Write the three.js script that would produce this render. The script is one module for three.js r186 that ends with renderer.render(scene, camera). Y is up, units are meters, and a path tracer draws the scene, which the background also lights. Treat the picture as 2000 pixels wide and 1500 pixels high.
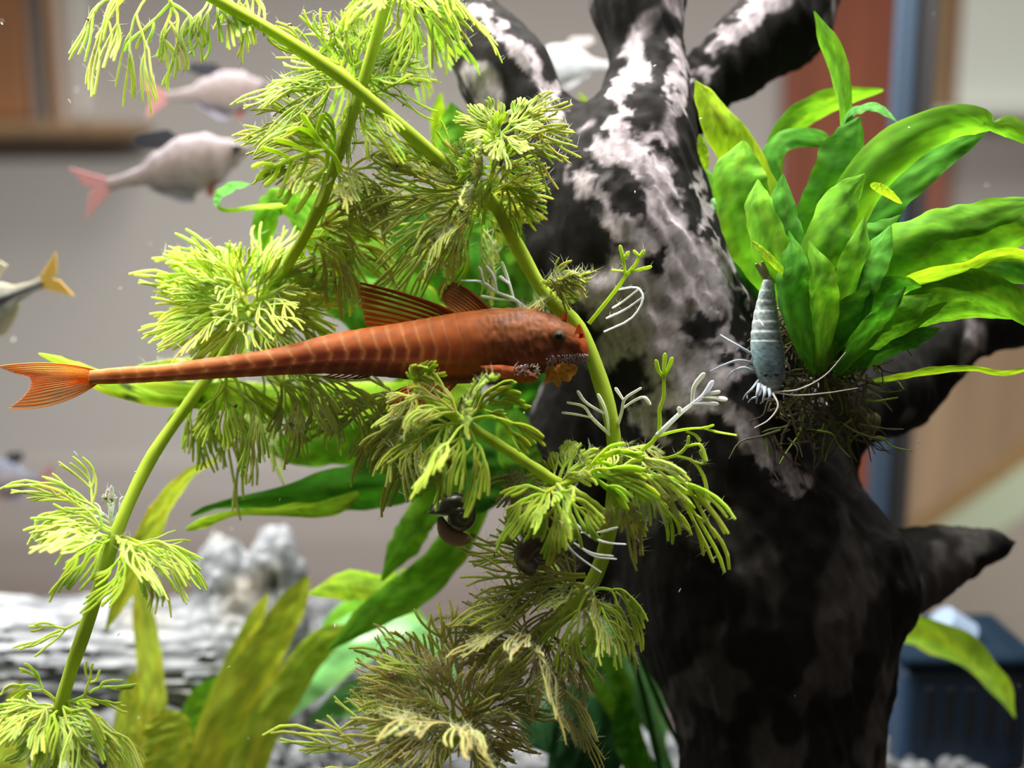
import * as THREE from 'three';
import { mergeGeometries, toCreasedNormals } from 'three/addons/utils/BufferGeometryUtils.js';
import { RoundedBoxGeometry } from 'three/addons/geometries/RoundedBoxGeometry.js';
import { RectAreaLightUniformsLib } from 'three/addons/lights/RectAreaLightUniformsLib.js';
import { ImprovedNoise } from 'three/addons/math/ImprovedNoise.js';

// ---------------------------------------------------------------- camera, light, exposure
const scene = new THREE.Scene();
scene.background = new THREE.Color(0, 0, 0);
const V3 = (x, y, z) => new THREE.Vector3(x, y, z);
const DIST = 0.22, PITCH = 10 * Math.PI / 180;
const FWD = V3(0, -Math.sin(PITCH), -Math.cos(PITCH)), UPV = V3(0, Math.cos(PITCH), -Math.sin(PITCH)), RIGHT = V3(1, 0, 0);
const EYE = FWD.clone().multiplyScalar(-DIST);
const camera = new THREE.PerspectiveCamera(2 * Math.atan(0.075 / DIST) * 180 / Math.PI, 4 / 3, 0.01, 20);
camera.position.copy(EYE);
camera.lookAt(0, 0, 0);
camera.focus = DIST - 0.004;
camera.userData.fStop = camera.getFocalLength() / 6;
scene.add(camera);
const renderer = new THREE.WebGLRenderer({ antialias: true });
renderer.toneMapping = THREE.LinearToneMapping;
renderer.toneMappingExposure = 1.1;
renderer.shadowMap.enabled = true;
RectAreaLightUniformsLib.init();
const LAMP = { x: -0.1, y: 0.235, z: -0.045, w: 0.46, d: 0.1, power: 46, color: new THREE.Color(1.0, 0.97, 0.93) };
const ADDED_LAMP = { power: 10, color: new THREE.Color(1, 0.93, 0.86) };  // added lamp, out of view, to brighten the wall behind the tank
{
  const tank = new THREE.RectAreaLight(LAMP.color, LAMP.power, LAMP.w, LAMP.d);
  tank.position.set(LAMP.x, LAMP.y - 0.004, LAMP.z); tank.lookAt(LAMP.x, -1, LAMP.z); tank.name = 'aquarium_lamp_light'; scene.add(tank);
  const room = new THREE.RectAreaLight(ADDED_LAMP.color, ADDED_LAMP.power, 0.6, 0.6);
  room.position.set(0.3, 1.18, -0.05); room.lookAt(0.3, -1, -0.05); room.name = 'added_ceiling_light'; scene.add(room);
}

// ---------------------------------------------------------------- helpers
const RNG = (seed) => { let a = seed >>> 0; return () => { a = (a + 0x6d2b79f5) | 0; let t = Math.imul(a ^ (a >>> 15), 1 | a); t = (t + Math.imul(t ^ (t >>> 7), 61 | t)) ^ t; return ((t ^ (t >>> 14)) >>> 0) / 4294967296; }; };
const perlin = new ImprovedNoise();
const noise = (x, y, z) => perlin.noise(x + 17.3, y + 91.7, z + 53.1);
const clamp = THREE.MathUtils.clamp, lerp = THREE.MathUtils.lerp;
const smooth = (x, a, b) => { const t = clamp((x - a) / (b - a), 0, 1); return t * t * (3 - 2 * t); };   // a > b falls instead of rising
const pxScale = (z) => 1e-4 * (DIST - z * 1e-3) / DIST;          // metres per photo pixel, z in millimetres towards the viewer from the catfish
function P(px, py, z = 0) {
  const s = pxScale(z);
  return EYE.clone().addScaledVector(FWD, DIST - z * 1e-3).addScaledVector(RIGHT, (px - 1000) * s).addScaledVector(UPV, (750 - py) * s);
}
function onZ(px, py, z) {                                        // where the line of sight meets the upright plane at z (metres)
  const d = FWD.clone().addScaledVector(RIGHT, (px - 1000) * 1e-4 / DIST).addScaledVector(UPV, (750 - py) * 1e-4 / DIST);
  return EYE.clone().addScaledVector(d, (z - EYE.z) / d.z);
}
const taken = new Map();
const numbered = (n) => { const k = taken.get(n) ?? 0; taken.set(n, k + 1); return k ? `${n}_${String(k).padStart(3, '0')}` : n; };
function tag(o, label, category, group, kind) {
  if (label) o.userData.label = label;
  if (category) o.userData.category = category;
  if (group) o.userData.group = group;
  if (kind) o.userData.kind = kind;
  return o;
}
function mesh(name, g, m, parent = scene) {
  const o = new THREE.Mesh(g, m); o.name = parent === scene ? numbered(name) : name;
  o.castShadow = o.receiveShadow = true; parent.add(o); return o;
}
function thing(name, at, label, category, group) {
  const o = new THREE.Group(); o.name = numbered(name); o.position.copy(at); scene.add(o); return tag(o, label, category, group);
}
// geometry given in world coordinates becomes a part of a thing that stands elsewhere
function part(name, g, m, owner) { g.translate(-owner.position.x, -owner.position.y, -owner.position.z); return mesh(name, g, m, owner); }
function sub(name, g, m, parentMesh, owner) { g.translate(-owner.position.x, -owner.position.y, -owner.position.z); return mesh(name, g, m, parentMesh); }
const std = (c, r = 0.7, o = {}) => new THREE.MeshStandardMaterial({ color: c, roughness: r, ...o });
const phy = (c, r, o = {}) => new THREE.MeshPhysicalMaterial({ color: c, roughness: r, ...o });
const leafy = (c, t = 0.45, o = {}) => phy(c, 1, { transmission: t, thickness: 0, vertexColors: true, specularIntensity: 0.25, side: THREE.DoubleSide, ...o });
function buffer(pos, nor, idx, col, uv) {
  const g = new THREE.BufferGeometry();
  g.setAttribute('position', new THREE.Float32BufferAttribute(pos, 3));
  if (col) g.setAttribute('color', new THREE.Float32BufferAttribute(col, 3));
  if (uv) g.setAttribute('uv', new THREE.Float32BufferAttribute(uv, 2));
  g.setIndex(idx);
  if (nor) g.setAttribute('normal', new THREE.Float32BufferAttribute(nor, 3)); else g.computeVertexNormals();
  return g;
}
// collects tubes and spikes into one geometry with vertex colours
class Strands {
  constructor() { this.p = []; this.n = []; this.i = []; this.c = []; }
  tube(pts, radii, col, { flat = 1, side = null, n = 5, cap = true } = {}) {
    const m = pts.length, base = this.p.length / 3, T = V3(), A = V3(), B = V3(), d = V3();
    for (let k = 0; k < m; k++) {
      T.subVectors(pts[Math.min(k + 1, m - 1)], pts[Math.max(k - 1, 0)]).normalize();
      if (side) A.copy(side); else if (k === 0) A.set(Math.abs(T.x) < 0.8 ? 1 : 0, Math.abs(T.x) < 0.8 ? 0 : 1, 0);
      A.addScaledVector(T, -A.dot(T)).normalize(); if (A.lengthSq() < 0.5) A.set(0, 0, 1);
      B.crossVectors(T, A);
      const c = typeof col === 'function' ? col(k / (m - 1)) : col;
      for (let j = 0; j < n; j++) {
        const a = j / n * 2 * Math.PI, r = radii[k];
        d.copy(A).multiplyScalar(Math.cos(a)).addScaledVector(B, Math.sin(a) * flat);
        this.p.push(pts[k].x + d.x * r, pts[k].y + d.y * r, pts[k].z + d.z * r);
        d.copy(A).multiplyScalar(Math.cos(a) * flat).addScaledVector(B, Math.sin(a)).normalize();
        this.n.push(d.x, d.y, d.z); this.c.push(c[0], c[1], c[2]);
        if (k) { const a0 = base + (k - 1) * n + j, a1 = base + (k - 1) * n + (j + 1) % n, b0 = a0 + n, b1 = a1 + n; this.i.push(a0, a1, b0, a1, b1, b0); }
      }
    }
    if (cap) {
      const c = typeof col === 'function' ? col(1) : col, e = base + (m - 1) * n, tip = this.p.length / 3, q = pts[m - 1].clone().addScaledVector(T, radii[m - 1] * 0.7);
      this.p.push(q.x, q.y, q.z); this.n.push(T.x, T.y, T.z); this.c.push(c[0], c[1], c[2]);
      for (let j = 0; j < n; j++) this.i.push(e + j, e + (j + 1) % n, tip);
    }
    return this;
  }
  hair(a, b, w, c) {                                             // a three-sided spike
    const base = this.p.length / 3, T = V3().subVectors(b, a).normalize(), A = V3(T.y, T.z, T.x), B = V3();
    A.addScaledVector(T, -A.dot(T)).normalize(); B.crossVectors(T, A);
    for (let j = 0; j < 3; j++) { const q = j * 2.0944, d = A.clone().multiplyScalar(Math.cos(q)).addScaledVector(B, Math.sin(q)); this.p.push(a.x + d.x * w, a.y + d.y * w, a.z + d.z * w); this.n.push(d.x, d.y, d.z); this.c.push(...c); }
    this.p.push(b.x, b.y, b.z); this.n.push(T.x, T.y, T.z); this.c.push(...c);
    this.i.push(base, base + 1, base + 3, base + 1, base + 2, base + 3, base + 2, base, base + 3);
  }
  get empty() { return !this.i.length; }
  build() { return buffer(this.p, this.n, this.i, this.c); }
}
const curveOf = (pts) => new THREE.CatmullRomCurve3(pts.map((q) => q.isVector3 ? q : P(q[0], q[1], q[2] ?? 0)), false, 'centripetal');
const along = (list, t) => { const x = t * (list.length - 1), i = Math.min(Math.floor(x), list.length - 2); return list.length === 1 ? list[0] : lerp(list[i], list[i + 1], x - i); };
// soft noise-built solids: surface nets over a signed distance
function surfaceNets(sdf, lo, hi, h, colour) {
  const nx = Math.ceil((hi.x - lo.x) / h), ny = Math.ceil((hi.y - lo.y) / h), nz = Math.ceil((hi.z - lo.z) / h);
  const f = new Float32Array(nx * ny * nz), id = new Int32Array(nx * ny * nz).fill(-1), pos = [], idx = [];
  const at = (x, y, z) => x + nx * (y + ny * z);
  const far = 3.6 * h;
  for (let z = 0; z < nz; z += 3) for (let y = 0; y < ny; y += 3) for (let x = 0; x < nx; x += 3) {   // a coarse look first: far cells keep the coarse value
    const ex = Math.min(x + 3, nx), ey = Math.min(y + 3, ny), ez = Math.min(z + 3, nz);
    const d = sdf(lo.x + (x + 1) * h, lo.y + (y + 1) * h, lo.z + (z + 1) * h, true);
    const exact = Math.abs(d) < far + 0.004;
    for (let k = z; k < ez; k++) for (let j = y; j < ey; j++) for (let i = x; i < ex; i++) f[at(i, j, k)] = exact ? sdf(lo.x + i * h, lo.y + j * h, lo.z + k * h, false) : d;
  }
  for (let z = 0; z < nz - 1; z++) for (let y = 0; y < ny - 1; y++) for (let x = 0; x < nx - 1; x++) {
    let n = 0, sx = 0, sy = 0, sz = 0;
    const v = [0, 1, 2, 3, 4, 5, 6, 7].map((c) => f[at(x + (c & 1), y + ((c >> 1) & 1), z + (c >> 2))]);
    let m = 0; for (let c = 0; c < 8; c++) if (v[c] < 0) m |= 1 << c;
    if (m === 0 || m === 255) continue;
    for (let a = 0; a < 8; a++) for (const bit of [1, 2, 4]) {
      if (a & bit) continue; const b = a | bit; if ((v[a] < 0) === (v[b] < 0)) continue;
      const t = v[a] / (v[a] - v[b]); n++;
      sx += (a & 1) + (bit === 1 ? t : 0); sy += ((a >> 1) & 1) + (bit === 2 ? t : 0); sz += (a >> 2) + (bit === 4 ? t : 0);
    }
    id[at(x, y, z)] = pos.length / 3; pos.push(lo.x + (x + sx / n) * h, lo.y + (y + sy / n) * h, lo.z + (z + sz / n) * h);
  }
  const quad = (a, b, c, d, flip) => { if (a < 0 || b < 0 || c < 0 || d < 0) return; flip ? idx.push(a, c, b, a, d, c) : idx.push(a, b, c, a, c, d); };
  for (let z = 1; z < nz - 1; z++) for (let y = 1; y < ny - 1; y++) for (let x = 1; x < nx - 1; x++) {
    const s = f[at(x, y, z)] < 0;
    if (s !== f[at(x + 1, y, z)] < 0) quad(id[at(x, y - 1, z - 1)], id[at(x, y, z - 1)], id[at(x, y, z)], id[at(x, y - 1, z)], !s);
    if (s !== f[at(x, y + 1, z)] < 0) quad(id[at(x - 1, y, z - 1)], id[at(x - 1, y, z)], id[at(x, y, z)], id[at(x, y, z - 1)], !s);
    if (s !== f[at(x, y, z + 1)] < 0) quad(id[at(x - 1, y - 1, z)], id[at(x, y - 1, z)], id[at(x, y, z)], id[at(x - 1, y, z)], !s);
  }
  const g = buffer(pos, null, idx);
  if (colour) {
    const c = new Float32Array(pos.length), n = g.attributes.normal;
    for (let i = 0; i < pos.length; i += 3) c.set(colour(pos[i], pos[i + 1], pos[i + 2], n.array[i], n.array[i + 1], n.array[i + 2]), i);
    g.setAttribute('color', new THREE.BufferAttribute(c, 3));
  }
  return g;
}
// tapered capsules given in photo pixels: [x, y, z mm, radius px]
function limb(list) {
  const q = list.map(([x, y, z, r]) => ({ p: P(x, y, z), r: r * pxScale(z) })), out = [];
  for (let i = 0; i + 1 < q.length; i++) { const a = q[i], b = q[i + 1], d = b.p.clone().sub(a.p); out.push([a.p.x, a.p.y, a.p.z, d.x, d.y, d.z, 1 / d.lengthSq(), a.r, b.r - a.r]); }
  return out;
}
function limbDistance(bones, x, y, z, k, squash = 1) {
  let d = 1;
  for (const b of bones) {
    const px = x - b[0], py = y - b[1], pz = z - b[2], t = clamp((px * b[3] + py * b[4] + pz * b[5]) * b[6], 0, 1);
    const ex = px - b[3] * t, ey = py - b[4] * t, ez = (pz - b[5] * t) * squash, e = Math.sqrt(ex * ex + ey * ey + ez * ez) - b[7] - b[8] * t;
    const h = Math.max(k - Math.abs(d - e), 0); d = Math.min(d, e) - h * h / (4 * k);
  }
  return d;
}
function canvasTexture(w, h, draw) {
  const data = new Uint8Array(w * h * 4);
  for (let y = 0; y < h; y++) for (let x = 0; x < w; x++) { const c = draw(x / w, y / h); data.set([c[0], c[1], c[2], 255], (y * w + x) * 4); }
  const t = new THREE.DataTexture(data, w, h); t.magFilter = THREE.LinearFilter; t.minFilter = THREE.LinearFilter; t.wrapS = t.wrapT = THREE.RepeatWrapping; t.needsUpdate = true; return t;
}
const box = (x0, x1, y0, y1, z0, z1, r = 0.002) => new RoundedBoxGeometry(x1 - x0, y1 - y0, z1 - z0, 2, Math.min(r, (x1 - x0) / 2.1, (y1 - y0) / 2.1, (z1 - z0) / 2.1)).translate((x0 + x1) / 2, (y0 + y1) / 2, (z0 + z1) / 2);

// ---------------------------------------------------------------- the room
const FLOOR = -0.16, WALL_Z = -0.62;
const bedHeight = (x, z) => FLOOR + 0.043 * smooth(x, 0.055, 0.095) * smooth(z, 0, -0.06) + 0.05 * smooth(x, -0.02, -0.06) * smooth(z, -0.005, -0.045);
const structure = (name, g, m) => { const o = mesh(name, g, m); o.userData.kind = 'structure'; return o; };
{
  const paint = std(new THREE.Color(0.50, 0.465, 0.45), 0.9), white = std(new THREE.Color(0.62, 0.62, 0.60), 0.9), plain = (a) => new THREE.BoxGeometry(a[1] - a[0], a[3] - a[2], a[5] - a[4]).translate((a[0] + a[1]) / 2, (a[2] + a[3]) / 2, (a[4] + a[5]) / 2);
  structure('wall_back', plain([-2.1, 1.7, -0.9, 1.3, WALL_Z - 0.1, WALL_Z]), paint);
  structure('wall_left', plain([-2.2, -2.1, -0.9, 1.3, WALL_Z - 0.1, 2.1]), paint);
  structure('wall_right', plain([1.7, 1.8, -0.9, 1.3, WALL_Z - 0.1, 2.1]), paint);
  structure('wall_front', plain([-2.2, 1.8, -0.9, 1.3, 2.0, 2.1]), paint);
  structure('ceiling', plain([-2.2, 1.8, 1.3, 1.4, WALL_Z - 0.1, 2.1]), white);
  structure('floor', plain([-2.2, 1.8, -1.0, -0.9, WALL_Z - 0.1, 2.1]), std(new THREE.Color(0.23, 0.15, 0.09), 0.6));
  const grain = canvasTexture(128, 128, (u, v) => { const n = noise(u * 26, v * 3, 1) * 0.5 + noise(u * 60, v * 5, 5) * 0.3, k = 205 + n * 70; return [k, k * 0.97, k * 0.94]; });
  grain.colorSpace = THREE.SRGBColorSpace;
  const oak = (r, g, b) => std(new THREE.Color(r, g, b), 0.55, { map: grain });
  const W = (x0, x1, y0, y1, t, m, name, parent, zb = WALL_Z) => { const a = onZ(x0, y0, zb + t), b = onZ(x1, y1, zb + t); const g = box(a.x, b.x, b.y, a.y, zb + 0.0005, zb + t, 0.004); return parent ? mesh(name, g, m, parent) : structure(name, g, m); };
  [[900, 980, 0.48, 0.435, 0.42], [980, 1060, 0.44, 0.385, 0.37], [1060, 1140, 0.39, 0.33, 0.315], [1140, 2400, 0.35, 0.285, 0.27]].forEach(([y0, y1, cr, cg, cb], i) => W(-900, 1562, y0, y1, 0.004, std(new THREE.Color(cr, cg, cb), 0.9), `trim_${i + 1}`));  // added bands: the wall's downward darkening painted in stepped colours
  const door = new THREE.Group(); door.name = 'door_1'; door.userData.kind = 'structure'; scene.add(door);
  W(-420, 60, -500, 234, 0.012, oak(0.52, 0.25, 0.115), 'door_panel', door);
  W(52, 92, -500, 240, 0.02, oak(0.72, 0.47, 0.30), 'stile', door);
  W(-420, 262, 236, 268, 0.05, oak(0.48, 0.32, 0.18), 'rail', door);
  W(104, 168, -500, 228, 0.006, std(new THREE.Color(0.78, 0.77, 0.73), 0.8), 'pale_panel', door);
  const red = new THREE.Group(); red.name = 'door_2'; red.userData.kind = 'structure'; scene.add(red);
  W(1562, 1800, -500, 1260, 0.014, oak(0.50, 0.155, 0.09), 'door_panel', red);
  const win = new THREE.Group(); win.name = 'window_1'; win.userData.kind = 'structure'; scene.add(win);
  W(1824, 1858, -500, 214, 0.02, oak(0.46, 0.30, 0.14), 'window_frame', win);
  W(1866, 2500, -500, 214, 0.01, std(new THREE.Color(0.80, 0.86, 0.80), 0.6), 'window_blind', win);
  W(1800, 2500, 214, 236, 0.03, std(new THREE.Color(0.55, 0.56, 0.53), 0.6), 'window_sill', win);
  // low cupboard beyond the end of the tank, its oak edge running away from the viewer
  const cup = thing('side_cabinet', V3(0.42, -0.9, -0.45), 'tan cabinet with an oak edge standing outside the glass behind the forked branch', 'cabinet');
  const c0 = onZ(1758, 640, -0.56), c1 = onZ(2600, 640, -0.56);
  part('cabinet_body', box(c0.x, c1.x, -0.9, c0.y, -0.6, -0.56, 0.004), oak(0.66, 0.47, 0.30), cup);
  const e0 = onZ(1735, 1062, -0.5), e1 = onZ(2080, 812, -0.36), e2 = onZ(2080, 1500, -0.36), e3 = onZ(1735, 1500, -0.5);
  const slab = (a, b, drop0, drop1, push, m, name) => {
    const f = new THREE.Vector3(b.z - a.z, 0, a.x - b.x).normalize().multiplyScalar(0.006), q = [];
    for (const t of [push, push + 1]) for (const [p, d] of [[a, drop0], [b, drop0], [b, drop1], [a, drop1]]) q.push(p.x - f.x * t, p.y - d, p.z - f.z * t);
    const g = new THREE.BufferGeometry(); g.setAttribute('position', new THREE.Float32BufferAttribute(q, 3));
    g.setIndex([0, 1, 2, 0, 2, 3, 4, 6, 5, 4, 7, 6, 0, 4, 5, 0, 5, 1, 1, 5, 6, 1, 6, 2, 2, 6, 7, 2, 7, 3, 3, 7, 4, 3, 4, 0]);
    const h = toCreasedNormals(g.toNonIndexed(), 0.3); h.setAttribute('uv', new THREE.Float32BufferAttribute(Array.from({ length: 72 }, (_, i) => (i % 7) / 7), 2)); part(name, h, m, cup);
  };
  slab(e0, e1, 0, 0.015, 0, oak(0.48, 0.30, 0.11), 'oak_edge');
  slab(e0, e1, 0.015, 0.045, 0, std(new THREE.Color(0.46, 0.52, 0.37), 0.8), 'green_panel');
  slab(e0, e1, 0.045, 0.7, 0, std(new THREE.Color(0.34, 0.29, 0.25), 0.8), 'lower_panel');
  const lamp = thing('added_ceiling_lamp', V3(0.3, 1.3, -0.05), 'added square lamp on the ceiling, unseen, lighting the wall behind the tank', 'lamp');  // body of the added wall light, never in view
  part('added_lamp_frame', box(-0.02, 0.62, 1.2, 1.3, -0.37, 0.27, 0.01), std('#dddddd', 0.5), lamp);
  part('added_lamp_shade', new THREE.BoxGeometry(0.6, 0.015, 0.6).translate(0.3, 1.1925, -0.05), std('#ffffff', 0.5, { emissive: ADDED_LAMP.color, emissiveIntensity: 0.8 }), lamp);
}

// ---------------------------------------------------------------- the tank
const TANK = { x0: -0.36, x1: 0.1335, y0: FLOOR - 0.02, y1: 0.19, z0: -0.172, z1: 0.085 };
{
  const t = thing('aquarium', V3((TANK.x0 + TANK.x1) / 2, TANK.y0, (TANK.z0 + TANK.z1) / 2), 'glass aquarium with dark silicone corner seams holding the fish and plants', 'aquarium');
  const { x0, x1, y0, y1, z0, z1 } = TANK, pane = phy(new THREE.Color(0.97, 0.985, 0.98), 0, { transmission: 1, thickness: 0, ior: 1.15 });
  const sheet = (name, w, h, at, ry) => { const g = new THREE.PlaneGeometry(w, h); g.rotateY(ry); g.translate(at.x, at.y, at.z); part(name, g, pane, t); };
  sheet('front_pane', x1 - x0, y1 - y0, V3((x0 + x1) / 2, (y0 + y1) / 2, z1), 0);
  sheet('back_pane', x1 - x0, y1 - y0, V3((x0 + x1) / 2, (y0 + y1) / 2, z0), 0);
  sheet('side_pane', z1 - z0, y1 - y0, V3(x1, (y0 + y1) / 2, (z0 + z1) / 2), Math.PI / 2);
  sheet('side_pane', z1 - z0, y1 - y0, V3(x0, (y0 + y1) / 2, (z0 + z1) / 2), Math.PI / 2);
  part('bottom_pane', box(x0, x1, y0 - 0.008, y0, z0, z1, 0.001), std(new THREE.Color(0.3, 0.36, 0.34), 0.2), t);
  const blue = std(new THREE.Color(0.014, 0.03, 0.055), 0.7), brown = std(new THREE.Color(0.03, 0.024, 0.023), 0.7);
  for (const x of [x0, x1]) {
    const s = x === x1 ? -1 : 1;
    part('silicone_seam', box(Math.min(x, x + s * 0.0075), Math.max(x, x + s * 0.0075), y0, y1, z0 + 0.0005, z0 + 0.0045, 0.0015), blue, t);
    part('glass_edge', box(x - 0.0005 + (s < 0 ? 0 : -0.0075), x + (s < 0 ? 0.008 : 0.0005), y0, y1, z0 - 0.004, z0, 0.0008), brown, t);
  }
  const stand = thing('tank_stand', V3((x0 + x1) / 2, -0.9, (z0 + z1) / 2), 'dark wooden cabinet that carries the aquarium', 'cabinet');
  part('stand_body', box(x0 - 0.01, x1 + 0.01, -0.9, y0 - 0.009, z0 - 0.01, z1 + 0.01, 0.004), std(new THREE.Color(0.05, 0.035, 0.03), 0.5), stand);
  const lamp = thing('aquarium_lamp', V3(LAMP.x, LAMP.y, LAMP.z), 'slim LED lamp bar hanging above the open aquarium', 'lamp');
  part('lamp_housing', box(LAMP.x - LAMP.w / 2 - 0.01, LAMP.x + LAMP.w / 2 + 0.01, LAMP.y + 0.001, LAMP.y + 0.02, LAMP.z - LAMP.d / 2 - 0.008, LAMP.z + LAMP.d / 2 + 0.008, 0.006), std('#2a2c30', 0.4), lamp);
  part('lamp_diffuser', new THREE.BoxGeometry(LAMP.w, 0.003, LAMP.d).translate(LAMP.x, LAMP.y - 0.0005, LAMP.z), std('#ffffff', 0.5, { emissive: LAMP.color, emissiveIntensity: 1 }), lamp);
  // gravel bed
  const r = RNG(5), bed = new THREE.PlaneGeometry(x1 - x0 - 0.004, z1 - z0 - 0.004, 60, 40); bed.rotateX(-Math.PI / 2); bed.translate((x0 + x1) / 2, FLOOR, (z0 + z1) / 2);
  { const p = bed.attributes.position; for (let i = 0; i < p.count; i++) p.setY(i, bedHeight(p.getX(i), p.getZ(i)) - 0.003 + 0.004 * noise(p.getX(i) * 40, 3, p.getZ(i) * 40)); bed.computeVertexNormals(); }
  const soil = tag(mesh('gravel_bed', bed, std(new THREE.Color(0.16, 0.17, 0.18), 0.9)), 'layer of blue grey gravel on the aquarium bottom', 'gravel', null, 'stuff');
  const pebble = new THREE.IcosahedronGeometry(0.0026, 1); { const p = pebble.attributes.position; for (let i = 0; i < p.count; i++) { const k = 1 + 0.35 * noise(p.getX(i) * 500, p.getY(i) * 500, p.getZ(i) * 500); p.setXYZ(i, p.getX(i) * k, p.getY(i) * k * 0.8, p.getZ(i) * k); } pebble.computeVertexNormals(); }
  const N = 6000, inst = new THREE.InstancedMesh(pebble, std('#ffffff', 0.7), N), M = new THREE.Matrix4(), Q = new THREE.Quaternion(), E = new THREE.Euler(), C = new THREE.Color();
  for (let i = 0; i < N; i++) {
    E.set(r() * 6, r() * 6, r() * 6); const k = 0.5 + r() * 0.8;
    const gx = lerp(x0 + 0.006, x1 - 0.006, r()), gz = lerp(z0 + 0.006, z1 - 0.006, r()); M.compose(V3(gx, bedHeight(gx, gz) + 0.0005 + r() * 0.002, gz), Q.setFromEuler(E), V3(k, k, k)); inst.setMatrixAt(i, M);
    const g = 0.05 + r() * 0.14; inst.setColorAt(i, C.setRGB(g * 0.95, g, g * 1.08));
  }
  inst.name = 'gravel'; soil.add(inst); inst.castShadow = inst.receiveShadow = true;
}

// ---------------------------------------------------------------- the big driftwood
const woodBones = [
  ...limb([[1250, -70, -26, 92], [1250, 0, -25, 82], [1264, 90, -24, 58], [1266, 170, -22, 66], [1255, 260, -20, 88], [1228, 350, -20, 132], [1232, 450, -20, 160], [1268, 560, -21, 168], [1320, 680, -23, 168], [1372, 800, -25, 186], [1412, 920, -27, 206], [1450, 1050, -28, 232], [1494, 1180, -30, 248], [1518, 1310, -30, 206], [1528, 1420, -30, 188], [1530, 1560, -30, 188], [1530, 2060, -34, 190]]),
  ...limb([[800, -120, -34, 40], [868, -20, -31, 36], [935, 70, -29, 52], [985, 150, -27, 74], [1022, 230, -26, 66], [1085, 310, -24, 72], [1180, 390, -22, 96]]),
  ...limb([[1300, 300, -30, 44], [1340, 210, -33, 46], [1385, 150, -35, 50], [1455, 98, -36, 60], [1545, 35, -36, 72], [1600, -70, -36, 76]]),
  ...limb([[1500, 800, -30, 120], [1640, 800, -34, 82], [1755, 755, -36, 74], [1845, 672, -36, 58], [1945, 606, -36, 72], [2060, 590, -36, 84]]),
  ...limb([[1640, 1150, -34, 120], [1735, 1120, -36, 72], [1800, 1098, -36, 52], [1880, 1078, -36, 34], [1940, 1064, -36, 9], [2004, 1056, -36, -16]]),
  ...limb([[1020, 310, -23, 40], [1052, 400, -20, 36], [1085, 490, -18, 36], [1140, 580, -18, 50]]),
  ...limb([[1260, 690, -34, 110], [1185, 770, -36, 100], [1130, 880, -38, 105], [1095, 980, -38, 92], [1125, 1080, -38, 78], [1260, 1150, -36, 80]]),
  ...limb([[1690, 1010, -16, 14], [1716, 1080, -14, 26], [1748, 1150, -16, 22], [1752, 1200, -22, 20]]),
];
const hollows = limb([[1095, 370, -6, 30], [1120, 440, -3, 46], [1165, 520, -5, 34]]);
function woodSDF(x, y, z, coarse) {
  let d = limbDistance(woodBones, x, y, z, 0.007, 1.08);
  if (coarse || Math.abs(d) > 0.006) return d;
  const a = x + y * 0.3, w = noise(x * 38, y * 18, z * 38) * 0.0022 + noise(a * 110, y * 30, z * 110) * 0.0013 + Math.abs(noise(a * 230, y * 45, z * 230)) * 0.0011 + noise(a * 520, y * 190, z * 520) * 0.0005;
  d += w;
  const c = limbDistance(hollows, x, y, z, 0.003);
  const k = 0.0025, e = -c, h = Math.max(k - Math.abs(d - e), 0); d = Math.max(d, e) + h * h / (4 * k);
  return d;
}
// worn pale film as ridges and blotches, plus lit rims painted in
const pale = [[[1235, 75], [1250, 150], [1225, 230], [1190, 280], 20], [[1320, 90], [1328, 170], [1318, 220], 14], [[1215, 150], [1205, 215], [1190, 250], 10], [[1180, 290], [1240, 300], [1268, 330], 24], [[1275, 330], [1300, 410], [1320, 480], [1345, 570], 28], [[1155, 400], [1215, 440], [1275, 480], [1320, 530], [1330, 570], 26], [[1240, 540], [1310, 580], [1365, 550], 58], [[1380, 610], [1430, 660], [1440, 720], 24], [[1250, 620], [1300, 700], [1380, 740], 46], [[1330, 470], [1350, 560], [1400, 640], 32], [[1150, 560], [1200, 600], 30], [[1130, 330], [1150, 380], 18], [[1260, 260], [1290, 270], 14], [[1395, 95], [1440, 60], [1500, -10], 18], [[930, 20], [1010, 90], [1070, 165], [1085, 230], 14], [[1345, 130], [1385, 145], 10], [[1362, 310], [1380, 430], [1430, 540], [1462, 600], 7], [[1270, 780], [1400, 790], [1450, 830], [1560, 950], 20], [[1190, 690], [1240, 640], 30], [[1290, 840], [1240, 800], 20]];
const dark = [[1218, 385, 34, 46], [1250, 215, 30, 52], [1283, 515, 15, 34], [1372, 632, 46, 34], [1450, 645, 14, 26], [1455, 690, 12, 20], [1345, 300, 24, 70], [1130, 460, 60, 90], [1420, 700, 12, 12]];
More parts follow.
